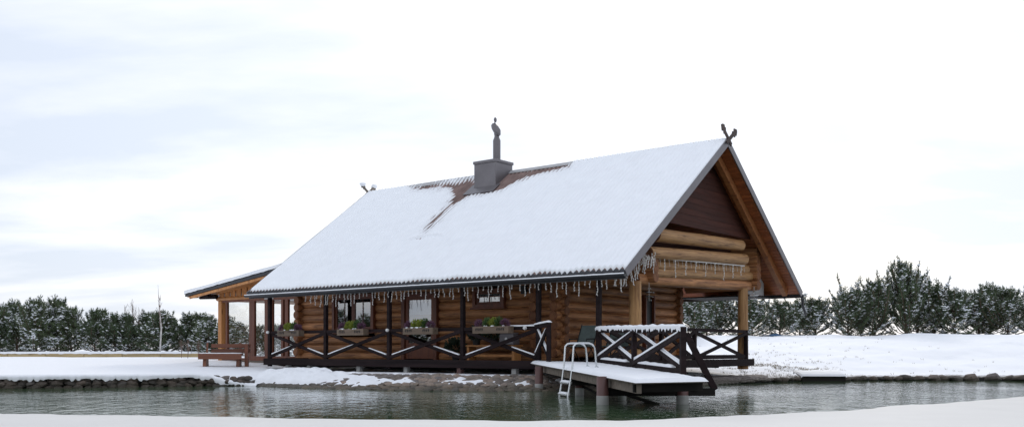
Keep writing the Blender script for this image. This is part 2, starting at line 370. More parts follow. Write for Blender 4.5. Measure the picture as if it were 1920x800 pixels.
def ground_mat():
    m, t, p, L = newmat('snowy_ground')
    tc = N(t, 'ShaderNodeTexCoord'); ge = N(t, 'ShaderNodeNewGeometry'); sp = N(t, 'ShaderNodeSeparateXYZ'); L(ge.outputs['Position'], sp.inputs[0])
    n = N(t, 'ShaderNodeTexNoise', i_Scale=1.1, i_Detail=9.0, i_Roughness=.62); L(tc.outputs['Object'], n.inputs[0])
    n2 = N(t, 'ShaderNodeTexNoise', i_Scale=9.0, i_Detail=5.0); L(tc.outputs['Object'], n2.inputs[0])
    # bare soil at and under the waterline
    ad = N(t, 'ShaderNodeMath', operation='MULTIPLY_ADD'); L(n2.outputs[0], ad.inputs[0]); ad.inputs[1].default_value = -.12; L(sp.outputs[2], ad.inputs[2])
    r = ramp(t, [(.06, (.05, .042, .035)), (.10, (.86, .88, .92))]); L(ad.outputs[0], r.inputs[0])
    sn = N(t, 'ShaderNodeSeparateXYZ'); L(ge.outputs['True Normal'], sn.inputs[0])
    rs = ramp(t, [(.72, (.06, .06, .055)), (.82, (1, 1, 1))]); L(sn.outputs[2], rs.inputs[0])
    ms = N(t, 'ShaderNodeMix', data_type='RGBA', blend_type='MULTIPLY'); ms.inputs[0].default_value = 1; L(r.outputs[0], ms.inputs[6]); L(rs.outputs[0], ms.inputs[7])
    L(ms.outputs[2], p.inputs['Base Color']); p.inputs['Roughness'].default_value = .8; p.inputs['Specular IOR Level'].default_value = .25
    b = N(t, 'ShaderNodeBump', i_Strength=.5, i_Distance=.12); L(n.outputs[0], b.inputs['Height'])
    b2 = N(t, 'ShaderNodeBump', i_Strength=.4, i_Distance=.03); L(n2.outputs[0], b2.inputs['Height']); L(b.outputs[0], b2.inputs['Normal']); L(b2.outputs[0], p.inputs['Normal'])
    return m
make_ground()
tag(MB().add([(-75, -30, 0), (75, -30, 0), (75, 60, 0), (-75, 60, 0)], [(0, 1, 2, 3)]).build('pond_water', M['water']), kind='structure')
def make_ice():
    edge = [(-420, 762), (-150, 768), (0, 771), (200, 775), (420, 778), (700, 783), (960, 786), (1150, 784), (1300, 779), (1450, 772), (1600, 763), (1750, 752), (1920, 738), (2150, 722)]
    pts = []
    for i in range(len(edge)-1):
        (a, b), (c, d) = edge[i], edge[i+1]
        for k in range(24):
            t = k/24; px = a+(c-a)*t; py = b+(d-b)*t+9; Y = CAM_H*F/(py-HOR); X = at(px, Y)
            pts.append((X, Y+nz(X*.8, 4)*.35+nz(X*3, 9)*.10))
    m = MB(); n = len(pts); rows = [(0, -.03), (0, .02), (.10, .055), (.4, .075), (1.5, .09), (5, .12), (12, .16), (24, .3)]
    for d, z in rows:
        for X, Y in pts:
            Y2 = max(Y-d, -6+d*.02); m.v.append((X, Y2, z+nz(X*.4, Y2*.4, 5)*.03*min(1, d)))
    for j in range(len(rows)-1):
        for i in range(n-1): m.f.append((j*n+i, (j+1)*n+i, (j+1)*n+i+1, j*n+i+1))
    tag(link('snow_covered_ice', m.mesh('snow_covered_ice', M['ice'], True)), kind='structure')
make_ice()

# stones ---------------------------------------------------------------
def stone_mesh(i, mat, flat=.6):
    random.seed(100+i); m = MB().blob((0, 0, 0), .5, .5, .5*flat, .16, 7, 5); me = m.mesh('stone', mat, False)
    return me
stones = [stone_mesh(i, M['stone'], .55) for i in range(8)]; rocks = [stone_mesh(20+i, M['bankrock'], .7) for i in range(6)]
random.seed(11)
def bank_stones():
    root = tag(bpy.data.objects.new('stone_embankment', None), kind='structure'); C.objects.link(root)
    cnt = 0; d = .06; row = 0; big = MB(); spots = []
    while d < 1.75:
        X = -7.4+U(0, .2)
        while X < 8.4:
            dd = d+U(-.05, .05)
            sl = (ys(X+.6)-ys(X-.6))/1.2; Y = ys(X)+dd*math.sqrt(1+sl*sl)
            if not (X > 3 and d > 1.2): spots.append((X, Y))
            X += U(.2, .28)/math.sqrt(1+sl*sl)
        d += .17; row += 1
    # nearest and largest first
    spots.sort(key=lambda q: q[1]-(.5 if q[0] < 1 else 0))
    for k, (X, Y) in enumerate(spots):
        h = gh(X, Y, False); s = U(.27, .36)
        if k < 300:
            o = link('stone', random.choice(stones), root, loc=(X, Y, h+.0)); o.scale = (s*U(.85, 1.2), s*U(.8, 1.1), s*U(.5, .75))
            o.rotation_euler = (U(.05, .4), U(-.18, .18), U(-.9, .9))
        else: big.blob((X, Y, h), s*.5, s*.45, s*.18, .16, 7, 5)
    if big.v: tag(big.build('far_stones', M['stone'], root), kind='stuff')
    # thin snow lying over and between the stones
    m = MB(); xs = [(-7.6+.055*i) for i in range(290)]; ds = [.1+.05*i for i in range(38)]
    for dd in ds:
        for X in xs:
            sl = (ys(X+.6)-ys(X-.6))/1.2; Y = ys(X)+dd*math.sqrt(1+sl*sl)
            bias = ss((-3.6-X)/2.6)*.15*ss((dd-.3)/.3)-.035*ss((X+3.5)/2)-.18*ss((X-1.2)/1.2)
            band = .09*math.exp(-((dd-.95)/.38)**2)
            n = nz(X*1.1, Y*1.6, 2)*.11+nz(X*4, Y*4, 7)*.08
            m.v.append((X, Y, gh(X, Y, False)-.03+n+bias+band-.14*ss((.45-dd)/.3)))
    n = len(xs)
    for j in range(len(ds)-1):
        for i in range(n-1): m.f.append((j*n+i, j*n+i+1, (j+1)*n+i+1, (j+1)*n+i))
    link('bank_snow', m.mesh('bank_snow', M['snow_fine'], True), root)
bank_stones()
def shore_rocks():
    random.seed(5)
    root = tag(bpy.data.objects.new('rock_edging', None), kind='structure'); C.objects.link(root)
    # dry wall of dark rocks along the lawn bank, three courses
    X = -15.2; k = 0
    while X < -7.7:
        s = U(.26, .38)
        for c in range(3):
            Xc = X+U(-.06, .06); o = link('rock', random.choice(rocks), root, loc=(Xc, ys(Xc)+.0+c*.06, .0+.105*c+U(-.02, .02)))
            o.scale = (s*1.15, s*.9, s*.8); o.rotation_euler = (U(-.3, .3), U(-.3, .3), U(0, 6.3))
        X += s*.72
    X = 8.6
    while X < 19:
        s = U(.18, .34) if X < 13.5 else U(.28, .55)
        if X < 10.0 or X > 11.4 or True:
            o = link('rock', random.choice(rocks), root, loc=(X, ys(X)+U(-.22, .0), .07)); o.scale = (s*1.25, s, s*U(.7, 1.0)); o.rotation_euler = (U(-.3, .3), U(-.3, .3), U(0, 6.3))
        X += s*U(.8, 1.5)
    # snow hanging over the lip of the lawn bank
    m = MB(); X = -16.5; pts = []
    while X < -7.3: pts.append(X); X += .05
    rows = [(-.20, 0), (-.23, .6), (-.13, .95), (.15, 1.1), (.8, 1.05)]
    for a, b in rows:
        for X in pts:
            n = nz(X*5, 1)*.09+nz(X*1.7, 3)*.08
            Y = ys(X)+.12+a-n*(1 if b < 1.05 else 0)
            base = gh(X, ys(X)+.5, False); lip = .04+abs(nz(X*6, 8))*.14+max(0, nz(X*2.2, 18))*.14
            m.v.append((X, Y, base-.03+.075*min(b, 1)-(lip*(1-b) if b < 1 else 0)+(-.05 if a > .7 else 0)))
    n = len(pts)
    for j in range(len(rows)-1):
        for i in range(n-1): m.f.append((j*n+i, j*n+i+1, (j+1)*n+i+1, (j+1)*n+i))
    link('overhanging_snow', m.mesh('overhanging_snow', M['snow_fine'], True), root)
shore_rocks()
def lawn_edge():
    root = thing('timber_lawn_edge', 'low tan timber edging topped with snow along the flat lawn', 'retaining wall', (0, 0, 0))
    x0, x1 = -25.5, -14.75; n = 6; Y = 44.95
    for i in range(n):
        a = x0+(x1-x0)*i/n; b = x0+(x1-x0)*(i+1)/n
        MB().box(a+.01, b-.01, Y-.05, Y+.05, .5, .875+U(-.01, .01)).build('plank', M['tan'], root, bevel=.01)
    m = MB(); k = 120
    for a, zz in ((-.09, .87), (-.07, .93), (.1, .95), (.3, .9)):
        for i in range(k+1):
            X = x0+(x1-.35-x0)*i/k; m.v.append((X, Y+a+nz(X*2, 6)*.02, zz+nz(X*1.5, 2)*.015-(.05*abs(nz(X*3, 11)) if a < -.08 else 0)))
    for j in range(3):
        for i in range(k): m.f.append((j*(k+1)+i, j*(k+1)+i+1, (j+1)*(k+1)+i+1, (j+1)*(k+1)+i))
    link('snow_cap', m.mesh('snow_cap', M['snow_fine'], True), root)
    o = MB().add([(-30, 45.0, .86), (-14.9, 45.0, .86), (-14.9, 45.9, .93), (-30, 45.9, .93)], [(0, 1, 2, 3)])
lawn_edge()

# ------------------------------------------------------------------ the log cabin
ZD = CAM_H-.33                                 # veranda floor
VW = 2.1                                       # front log wall (middle of its logs)
VB = 9.1                                       # rear log wall
VE, VR = -.2, 5.6                              # front eave and ridge
ZE = lz(507, 0, VE); ZR = lz(263, 0, VR)
XL = lx(466, VE)                               # far end of the roof
SL = math.hypot(VR-VE, ZR-ZE); CP, SP = (VR-VE)/SL, (ZR-ZE)/SL
XG = -.95                                      # plane of the open gable's logs and posts
XW = lx(1050, VW)                              # near end wall
XC = lx(568, VW)                               # far end wall
def rp(x, s, off=0, side=1):
    v = VE+s*CP-off*SP; z = ZE+s*SP+off*CP
    return (x, v if side == 1 else 2*VR-v, z)
cabin = hthing('log_cabin', 'round-log cabin with a steep snow-covered roof standing over the pond', 'log cabin')

def log_mesh(length, r, mat, taper=.06, n=14, segs=None, seed=0):
    segs = segs or max(3, int(length/.45)); m = MB()
    for i in range(segs+1):
        t = i/segs; x = (t-.5)*length
        for k in range(n):
            a = 2*math.pi*k/n; rr = r*(1+taper*(.5-t)+.05*nz(x*.8+seed*3.1, math.cos(a)*.8, math.sin(a)*.8+seed))
            m.v.append((x, rr*math.cos(a), rr*math.sin(a)))
    for i in range(segs):
        for k in range(n):
            k2 = (k+1) % n; m.f.append((i*n+k, (i+1)*n+k, (i+1)*n+k2, i*n+k2))
    nb = len(m.f)
    for i, sgn in ((0, -1), (segs, 1)):          # slightly domed end
        b = len(m.v); x = (i/segs-.5)*length
        for k in range(n): q = m.v[i*n+k]; m.v.append((x+sgn*.0, q[1], q[2]))
        for k in range(n): q = m.v[i*n+k]; m.v.append((x+sgn*.02, q[1]*.85, q[2]*.85))
        for k in range(n):
            k2 = (k+1) % n; f = (b+k, b+k2, b+n+k2, b+n+k); m.f.append(f if sgn < 0 else f[::-1])
        f = tuple(b+n+k for k in range(n)); m.f.append(f if sgn < 0 else f[::-1])
    me = m.mesh('log', mat, True); me.materials.append(M['log_end'])
    for i, p in enumerate(me.polygons):
        if i >= nb: p.material_index = 1; p.use_smooth = False
    return me
LOGN = [0]
def log(parent, p, q, r, mat=None, name='log', taper=.06):
    p, q = Vector(p), Vector(q); d = q-p; LOGN[0] += 1
    o = link(name, log_mesh(d.length, r, mat or M['log'], taper, seed=LOGN[0]), parent, loc=(p+q)/2)
    o.rotation_euler = d.to_track_quat('X', 'Z').to_euler(); return o

PITCH = .275; RL = .146
NC = 13
win1 = (lx(633, VW), lx(709, VW), lz(622, lx(670, VW), VW), lz(552, lx(670, VW), VW))
door = (lx(764, VW), lx(826, VW), ZD, lz(549, lx(795, VW), VW))
win2 = (lx(896, VW), lx(953, VW), lz(576, lx(925, VW), VW), lz(541, lx(925, VW), VW))
openings = [win1, door, win2]
def part_empty(name, parent):
    o = bpy.data.objects.new(name, None); C.objects.link(o); o.parent = parent; o.empty_display_size = .3; return o
wall_f = part_empty('front_wall', cabin)
XP = lx(1011, VW)                              # partition wall whose log ends show on the front
for i in range(NC):
    z = ZD+.10+PITCH*i
    segs = [(XC-.22, XW+.25)]
    for a, b, z0, z1 in openings:
        if z+RL*.5 > z0 and z-RL*.5 < z1:
            ns = []
            for s0, s1 in segs:
                if b <= s0 or a >= s1: ns.append((s0, s1)); continue
                if a > s0: ns.append((s0, a+.03))
                if b < s1: ns.append((b-.03, s1))
            segs = ns
    for s0, s1 in segs: log(wall_f, (s0, VW, z), (s1, VW, z), RL*U(.97, 1.03))
wall_e = part_empty('end_wall', cabin); wall_b = part_empty('rear_wall', cabin)
for i in range(NC):
    z = ZD+.10+PITCH*(i+.5)-(.0)
    log(wall_e, (XW, VW-.34, z), (XW, VB+.3, z), RL*U(.96, 1.03))
    for xx in (XC, XP):                         # partition and far wall logs, ends standing out of the front wall
        log(wall_e, (xx, VW-.32+U(-.02, .02), z), (xx, VW+.9 if xx == XP else VB, z), RL*U(.95, 1.03))
    z = ZD+.10+PITCH*i
    log(wall_b, (XC, VB, z), (XW+.25, VB, z), RL)
# plank gable above the end walls
gb = part_empty('gable_boarding', cabin)
zt = ZD+.1+PITCH*NC
k = 0; z = zt-.1
while z < ZR-.25:
    w = (ZR-.2-z)/(ZR-ZE)*(VR-VE)
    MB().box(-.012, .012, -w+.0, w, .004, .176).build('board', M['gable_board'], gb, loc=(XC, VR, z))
    z += .18
z = ZE+.75                                     # dark boarding right behind the cross logs of the open gable
while z < ZR-.3:
    hw = lambda q: min(3.3, max(.03, (ZR-.16-q)/(ZR-ZE)*(VR-VE)))
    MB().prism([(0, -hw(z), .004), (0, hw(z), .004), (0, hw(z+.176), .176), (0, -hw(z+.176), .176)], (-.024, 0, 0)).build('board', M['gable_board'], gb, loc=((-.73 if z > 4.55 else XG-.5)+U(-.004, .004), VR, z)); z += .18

# windows and door
def window(x0, x1, z0, z1, v, sashes, muntin=False, name='window'):
    f = MB(); w = .1
    for a, b, c, d in ((x0-.02, x0+w, z0, z1), (x1-w, x1+.02, z0, z1), (x0+w, x1-w, z0, z0+w), (x0+w, x1-w, z1-w, z1)): f.box(a, b, v-.26, v+.1, c, d)
    f.box(x0-.07, x1+.07, v-.31, v-.12, z0-.05, z0-.002)
    fr = f.build(name, M['red_wood'], cabin, bevel=.008)
    n = sashes; sw = (x1-x0-2*w)/n
    for i in range(n):
        a = x0+w+sw*i+.004; b = a+sw-.008; s = MB(); t = .075
        for q in ((a, a+t, z0+w, z1-w), (b-t, b, z0+w, z1-w), (a+t, b-t, z0+w, z0+w+t), (a+t, b-t, z1-w-t, z1-w)): s.box(q[0], q[1], v-.2, v-.13, q[2], q[3])
        s.build('sash', M['red_wood'], fr, bevel=.006)
        MB().sheet(a+t-.005, b-t+.005, v-.172, v-.16, z0+w+t-.005, z1-w-t+.005).build('pane', M['dark_glass'], fr)
        mb = MB()
        if muntin:
            mb.box((a+b)/2-.012, (a+b)/2+.012, v-.185, v-.173, z0+w+t, z1-w-t); mb.box(a+t, b-t, v-.186, v-.174, (z0+z1)/2+.03, (z0+z1)/2+.054)
        else: mb.box((a+b)/2-.012, (a+b)/2+.012, v-.185, v-.173, z0+w+t, z1-w-t)
        mb.build('glazing_bar', M['red_wood'], fr)
    return fr
w1 = window(*win1[:2], win1[2], win1[3], VW, 2)
w2 = window(win2[0], win2[1], win2[2], win2[3], VW, 1, True)
for fr, (x0, x1, z0, z1) in ((w2, win2),):
    m = MB(); n = 24
    for j in range(2):
        for i in range(n+1):
            x = x0+.16+(x1-x0-.32)*i/n; m.v.append((x, VW-.06+.02*math.sin(i*1.9), z0+.12 if j == 0 else z1-.15))
    m.f = [(i, i+1, n+2+i, n+1+i) for i in range(n)]; link('curtain', m.mesh('curtain', M['curtain']), fr)
def make_door():
    x0, x1, z0, z1 = door; w = .1; f = MB()
    for a, b, c, d in ((x0-.05, x0+w, z0, z1), (x1-w, x1+.05, z0, z1), (x0+w, x1-w, z1-w, z1)): f.box(a, b, VW-.26, VW+.1, c, d)
    fr = f.build('door', M['red_wood'], cabin, bevel=.008)
    a, b = x0+w+.005, x1-w-.005; t = .13; zz = z0+.03; zp = z0+.55; s = MB()
    for q in ((a, a+t, zz, z1-w), (b-t, b, zz, z1-w), (a+t, b-t, z1-w-t, z1-w), (a+t, b-t, zz, zp)): s.box(q[0], q[1], VW-.2, VW-.14, q[2], q[3])
    s.build('leaf', M['red_wood'], fr, bevel=.006)
    MB().sheet(a+t-.005, b-t+.005, VW-.18, VW-.165, zp-.005, z1-w-t+.005).build('pane', M['dark_glass'], fr)
    MB().tube([(a+.07, VW-.2, z0+1.0), (a+.07, VW-.25, z0+1.0), (a+.19, VW-.25, z0+1.0)], .013, 6).build('handle', M['steel'], fr)
    n = 16; m = MB()
    for j in range(2):
        for i in range(n+1): m.v.append((a+t+(b-a-2*t)*i/n, VW-.09+.015*math.sin(i*2.1), zp+.95 if j == 0 else z1-w-t))
    m.f = [(i, i+1, n+2+i, n+1+i) for i in range(n)]; link('blind', m.mesh('blind', M['curtain']), fr)
make_door()
MB().box(XC, XW, VW, VB, ZD-.1, ZD-.02).build('floor', M['interior'], cabin)
MB().box(XC, XW, VW+.2, VB-.2, ZD+3.3, ZD+3.35).build('ceiling', M['interior'], cabin)
# narrow door in the end wall under the porch
dv0, dv1 = lv(1199, XW), lv(1213, XW)
e = MB(); e.box(XW+.11, XW+.19, dv0, dv1, ZD, ZD+2.05); ed = e.build('door', M['blackmetal'], cabin)
for a, b in ((dv0-.06, dv0), (dv1, dv1+.06)): MB().box(XW+.13, XW+.29, a, b, ZD, ZD+2.15).build('door_jamb', M['red_wood'], ed)

# roof ----------------------------------------------------------------
roof = MB(); base = []
for side in (1, -1):
    a = [rp(XL, .02, -.10, side), rp(0, .02, -.10, side), rp(0, SL, -.10, side), rp(XL, SL, -.10, side)]
    b = [rp(XL, .02, -.03, side), rp(0, .02, -.03, side), rp(0, SL, -.03, side), rp(XL, SL, -.03, side)]
    roof.add(a+b, [(3, 2, 1, 0), (4, 5, 6, 7), (0, 1, 5, 4), (1, 2, 6, 5), (2, 3, 7, 6), (3, 0, 4, 7)])
roof = roof.build('roof', M['plank'], cabin)
WV = .177
def corrug(side):
    m = MB(); step = WV/8; n = int((0-XL+.02)/step); rows = [(-.06, 1.85), (1.7, 3.65), (3.5, 5.45), (5.3, SL)]
    for r, (s0, s1) in enumerate(rows):
        for s, o in ((s0, .012), (s1, 0)):
            for t in (0, -.012):
                b = len(m.v)
                for i in range(n+1):
                    x = XL-.01+step*i; m.v.append(rp(x, s, o+t+.026*math.sin(2*math.pi*x/WV), side))
        o = len(m.v)-4*(n+1); g = n+1
        for i in range(n):
            m.f.append((o+i, o+i+1, o+2*g+i+1, o+2*g+i)); m.f.append((o+g+i, o+3*g+i, o+3*g+i+1, o+g+i+1)); m.f.append((o+i, o+g+i, o+g+i+1, o+i+1))
    link('corrugated_sheet', m.mesh('corrugated_sheet', M['sheet'], True), roof)
corrug(1); corrug(-1)
def eave_strip():
    m = MB(); step = WV/8; n = int((0-XL+.02)/step)
    for s, o in ((-.066, -.02), (-.066, .017), (.07, .016)):
        for i in range(n+1): x = XL-.01+step*i; m.v.append(rp(x, s, o+.026*math.sin(2*math.pi*x/WV)))
    g = n+1
    for j in range(2):
        for i in range(n): m.f.append((j*g+i, j*g+i+1, (j+1)*g+i+1, (j+1)*g+i))
    link('drip_edge', m.mesh('drip_edge', M['gutter'], True), roof)
eave_strip()
MELT = [(772, 352), (800, 347), (850, 344), (890, 339), (930, 331), (965, 320), (1010, 314), (1068, 306), (1066, 314), (1030, 322), (990, 332), (975, 340), (945, 354), (925, 362), (885, 366), (862, 378), (838, 398), (815, 417), (797, 434), (818, 409), (846, 384), (853, 370), (849, 356), (835, 351), (805, 355), (775, 357)]
def poly_sd(px, py, P):
    ins = False; dm = 1e9; j = len(P)-1
    for i in range(len(P)):
        x1, y1 = P[i]; x2, y2 = P[j]
        if (y1 > py) != (y2 > py) and px < (x2-x1)*(py-y1)/(y2-y1)+x1: ins = not ins
        dx, dy = x2-x1, y2-y1; t = max(0, min(1, ((px-x1)*dx+(py-y1)*dy)/(dx*dx+dy*dy+1e-9)))
        dm = min(dm, math.hypot(px-x1-t*dx, py-y1-t*dy)); j = i
    return -dm if ins else dm
def roof_snow(side):
    m = MB(); fine = side == 1
    nx, ns = (460, 170) if fine else (90, 40); th = {}
    for j in range(ns+1):
        s = .0+(SL+.02)*j/ns
        for i in range(nx+1):
            x = XL-.02+(0-XL+.03)*i/nx
            t = .075+.016*nz(x*.4, s*.5, 1)+.004*nz(x*3, s*3, 2)
            w = math.sin(2*math.pi*x/WV)
            t += .010*w
            if fine:
                t -= .14*ss((.13+.03*w+.08*nz(x*1.3, 6)-s)/.07)               # crests of the last wave lie bare at the eave
                for sm in (1.75, 3.55, 5.35):                                     # the sheets' laps show faintly
                    t -= .022*math.exp(-((s-sm-.05*nz(x*.7, sm))/.035)**2)*max(0, nz(x*.45, sm*3)+.25)
                X, v, z = rp(x, s); q = hpix(X, v, z)
                if 750 < q[0] < 1090 and q[1] < 450:
                    d = poly_sd(q[0], q[1], MELT)+nz(x*2.2, s*1.2, 5)*4+nz(x*6, s*3, 9)*2-6*w
                    t = min(t, .02*w-.03+d*.018) if d < 8 else t
                for cx, cy, cl in ((795, 447, 22), (770, 451, 10)):               # a slipped ledge
                    if abs(q[0]-cx-10) < cl and abs(q[1]-cy+ (q[0]-cx)*.1) < 2.2: t -= .05
            e = min(1, max(0, (x-XL)/.06)); t *= .35+.65*e
            th[(i, j)] = t; m.v.append(rp(x, s, t+.016*w*.6, side))
    g = nx+1
    for j in range(ns):
        for i in range(nx):
            if fine and max(th[(i, j)], th[(i+1, j)], th[(i, j+1)], th[(i+1, j+1)]) < -.03: continue
            m.f.append((j*g+i, j*g+i+1, (j+1)*g+i+1, (j+1)*g+i))
    # skirts at the eave and the verges
    def skirt(idx, drop):
        b = len(m.v)
        for k in idx: q = m.v[k]; m.v.append((q[0], q[1]+drop[1], q[2]+drop[2]))
        for k in range(len(idx)-1): m.f.append((idx[k], b+k, b+k+1, idx[k+1]))
    skirt([j*g for j in range(ns+1)], (0, 0, -.09)); skirt([j*g+nx for j in range(ns+1)], (0, 0, -.09)); skirt(list(range(nx+1)), (0, .0, -.07))
    link('roof_snow', m.mesh('roof_snow', M['roof_snow'], True), roof)
roof_snow(1); roof_snow(-1)
# ridge capping
MB().prism([rp(XL, SL-.16, .035), rp(XL, SL+.0, .06), rp(XL, SL-.16, .035, -1), rp(XL, SL-.16, .02, -1), rp(XL, SL, .03), rp(XL, SL-.16, .02)], (-XL+.005, 0, 0)).build('ridge_cap', M['white_panel'], roof)
# soffit planks of the open gable
npl = int(SL/.15); pm = MB().box(XW, -.005, -.07, .07, -.011, .011).mesh('soffit_plank', M['plank'])
for side in (1, -1):
    for i in range(npl):
        x, v, z = rp(0, .1+.15*i+.05, -.125, side); o = link('soffit_plank', pm, roof, loc=(0, v, z)); o.rotation_euler = (side*math.atan2(SP, CP), 0, 0)
# eave soffit over the veranda is left as the roof boards; rafters show at the porch
for side in (1, -1):
    MB().bar(rp(.03, -.05, -.045, side), rp(.03, SL+.03, -.045, side), .035, .20, up=(1, 0, 0) if False else (0, 0, 1)).build('barge_board', M['zinc'], roof)
    MB().bar(rp(XL-.03, -.05, -.045, side), rp(XL-.03, SL+.03, -.045, side), .035, .20).build('barge_board', M['zinc'], roof)
    bmx = MB().bar(rp(-.42, .25, -.25, side), rp(-.42, SL-.12, -.25, side), .16, .22).build('barge_rafter', M['beam'], roof)
# eave gutters
def gutter(side):
    m = MB(); n = 8; pts = []
    for k in range(n+1):
        a = math.pi*k/n; pts.append((math.cos(a)*.075, -math.sin(a)*.075))
    xs = (XL-.04, .06); y0 = VE-.10 if side == 1 else 2*VR-VE+.10
    for x in xs:
        for a, b in pts: m.v.append((x, y0+a, ZE-.085+b))
        for a, b in pts[::-1]: m.v.append((x, y0+a*.9, ZE-.085+b*.9))
    q = 2*(n+1)
    for k in range(q): m.f.append((k, (k+1) % q, q+(k+1) % q, q+k))
    for x, s in ((xs[0], 1), (xs[1], -1)):
        b = len(m.v)
        for a, c in pts: m.v.append((x, y0+a, ZE-.085+c))
        m.f.append(tuple(range(b, b+n+1)))
    gt = m.build('gutter', M['gutter'], roof, smooth=False)
    MB().box(XL, 0, (VE+.01 if side == 1 else 2*VR-VE-.045), (VE+.045 if side == 1 else 2*VR-VE-.01), ZE-.20, ZE-.035).build('fascia', M['gutter'], roof)
    m = MB(); k = 160
    for yy, zz in ((-.066, .0), (-.05, .028), (.02, .022)):
        for i in range(k+1):
            x = xs[0]+(xs[1]-xs[0])*i/k; m.v.append((x, y0+yy, ZE-.085+zz+.006*nz(x*4, 3)))
    for j in range(2):
        for i in range(k): m.f.append((j*(k+1)+i, j*(k+1)+i+1, (j+1)*(k+1)+i+1, (j+1)*(k+1)+i))
    link('gutter_snow', m.mesh('gutter_snow', M['snow_fine'], True), gt)
    return gt
gutter(1); gb2 = gutter(-1)
yb = 2*VR-VE+.1
MB().tube([(.0, yb, ZE-.12), (.0, yb+.02, ZE-.28), (-.02, yb+.10, ZE-.42), (-.05, yb+.38, ZE-.66), (-.06, yb+.5, ZE-.78)], .045, 10).build('rain_spout', M['gutter'], gb2, smooth=True)
# crossed finials carved as animal heads
prof = [(-.06, -.25), (.06, -.25), (.06, .28), (.13, .34), (.10, .40), (.14, .46), (.07, .56), (.0, .60), (-.07, .52), (-.12, .45), (-.05, .38), (-.10, .31), (-.06, .26)]
for xe, dirn in ((.055, 1), (XL-.055, -1)):
    for side in (1, -1):
        m = MB(); b = math.atan2(CP, SP)*side; pts = []
        for a, c in prof: pts.append((0, c*math.sin(b)+a*math.cos(b), c*math.cos(b)-a*math.sin(b)))
        fo = m.prism(pts, (.035, 0, 0)).build('finial', M['finial'] if dirn > 0 else M['grey_wood'], roof, loc=(xe+(.038 if side == 1 else 0)-.02, VR, ZR+.03), bevel=.008)
        if dirn < 0: fo.scale = (1, .8, .8); MB().blob((.02, .46*math.sin(b), .46*math.cos(b)+.08), .09, .2, .10, .2).build('snow_cap', M['snow_fine'], fo, smooth=True)
# pale panel closing the overhang behind the rear wall
v1, v2 = 9.35, 10.72
MB().prism([(XG-.12, v1, ZE-.12), (XG-.12, v2, ZE-.12), (XG-.12, v2, ZE+(2*VR-VE-v2)*SP/CP-.2), (XG-.12, v1, ZE+(2*VR-VE-v1)*SP/CP-.2)], (-.03, 0, 0)).build('gable_panel', M['white_panel'], roof)
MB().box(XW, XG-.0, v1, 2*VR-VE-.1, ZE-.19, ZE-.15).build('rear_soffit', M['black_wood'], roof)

# chimney: box, lip, pipe, cowl ------------------------------------------
def chimney():
    vc0 = 4.72; x0, x1 = lx(889, vc0), lx(929, vc0); vc1 = lv(961, x1)
    zt = lz(297, x1, vc0); zb = ZE+(vc0-VE)*SP/CP-.1
    ch = MB().box(x0, x1, vc0, vc1, zb, zt-.1).build('chimney', M['zinc'], roof, bevel=.01)
    MB().box(x0-.03, x1+.03, vc0-.03, vc1+.03, zt-.1, zt).build('cap', M['zinc'], ch, bevel=.01)
    xm, vm = (x0+x1)/2+.14, (vc0+vc1)/2+.02
    sc = wp(xm, vm)[1]/F
    MB().lathe([(.15, 0), (.15, .04), (.135, .05), (.135, 40*sc), (.09, 46*sc), (.085, 50*sc), (.10, 51*sc), (.10, 53*sc)], 16, (xm, vm, zt)).build('flue_pipe', M['zinc'], ch, smooth=False)
    h0 = zt+50*sc
    cw = MB().tube([(xm+.13, vm-.05, h0-.02), (xm+.04, vm-.02, h0+.12), (xm-.08, vm, h0+.28), (xm-.14, vm+.02, h0+.38), (xm-.13, vm+.02, h0+.44)], [.07, .13, .13, .11, .06], 12).build('cowl', M['zinc'], ch, smooth=True)
    MB().blob((xm-.07, vm, h0+.55), .06, .05, .09, .1, 10, 7).tube([(xm-.1, vm, h0+.42), (xm-.07, vm, h0+.5)], .02, 6).build('vane', M['zinc'], cw, smooth=True)
    fl = [rp(x0-.25, 0), ]
    s0 = (vc0-VE)/CP
    MB().prism([rp(x0-.22, s0-.42, .055), rp(x1+.18, s0-.42, .055), rp(x1+.18, s0+.15, .06), rp(x1+.02, s0+.15, .06), rp(x1+.02, s0+.02, .06), rp(x0-.02, s0+.02, .06), rp(x0-.02, s0+.3, .06), rp(x0-.22, s0+.3, .06)], (0, -.006, .008)).build('flashing', M['zinc'], ch)
chimney()

# open gable: heavy cross logs, stubs and posts -----------------------------
gw = part_empty('gable_frame', cabin)
gv0, gv1 = lv(1213, XG), lv(1408, XG)
def gz(py, px): return lz(py, XG, lv(px, XG))
# stubs: ends of the wall plates, seen on both sides
for i, (pyl, pyr) in enumerate(((None, 472), (468, 488), (487, 504), (503, 518), (519, 535))):
    if pyr: log(gw, (XW+.3 if i > 1 else XG-1.2, gv1, gz(pyr, 1408)), (XG+.28, gv1, gz(pyr, 1408)), .175)
    if pyl and i > 1: log(gw, (XW+.3, gv0, gz(pyl, 1213)), (XG+.28, gv0, gz(pyl, 1213)), .175)
rows = [(440, 460, 1228, 1388, .19), (474, 486, 1214, 1395, .185)]
for pl, pr, xa, xb, r in rows:
    va, vb = lv(xa, XG+.22), lv(xb, XG+.22)
    log(gw, (XG+.22, va, lz(pl, XG+.22, va)), (XG+.22, vb, lz(pr, XG+.22, vb)), r, M['pale_log'])
for pl, pr, xa, xb, r, xo in ((497, 505, 1216, 1398, .165, 0), (511, 518, 1216, 1412, .165, .0), (523, 536, 1190, 1416, .165, -.05)):
    va, vb = lv(xa, XG+xo), lv(xb, XG+xo)
    log(gw, (XG+xo, va, lz(pl, XG+xo, va)), (XG+xo, vb, lz(pr, XG+xo, vb)), r, M['pale_log'] if r == .165 and xo == 0 else M['log'])
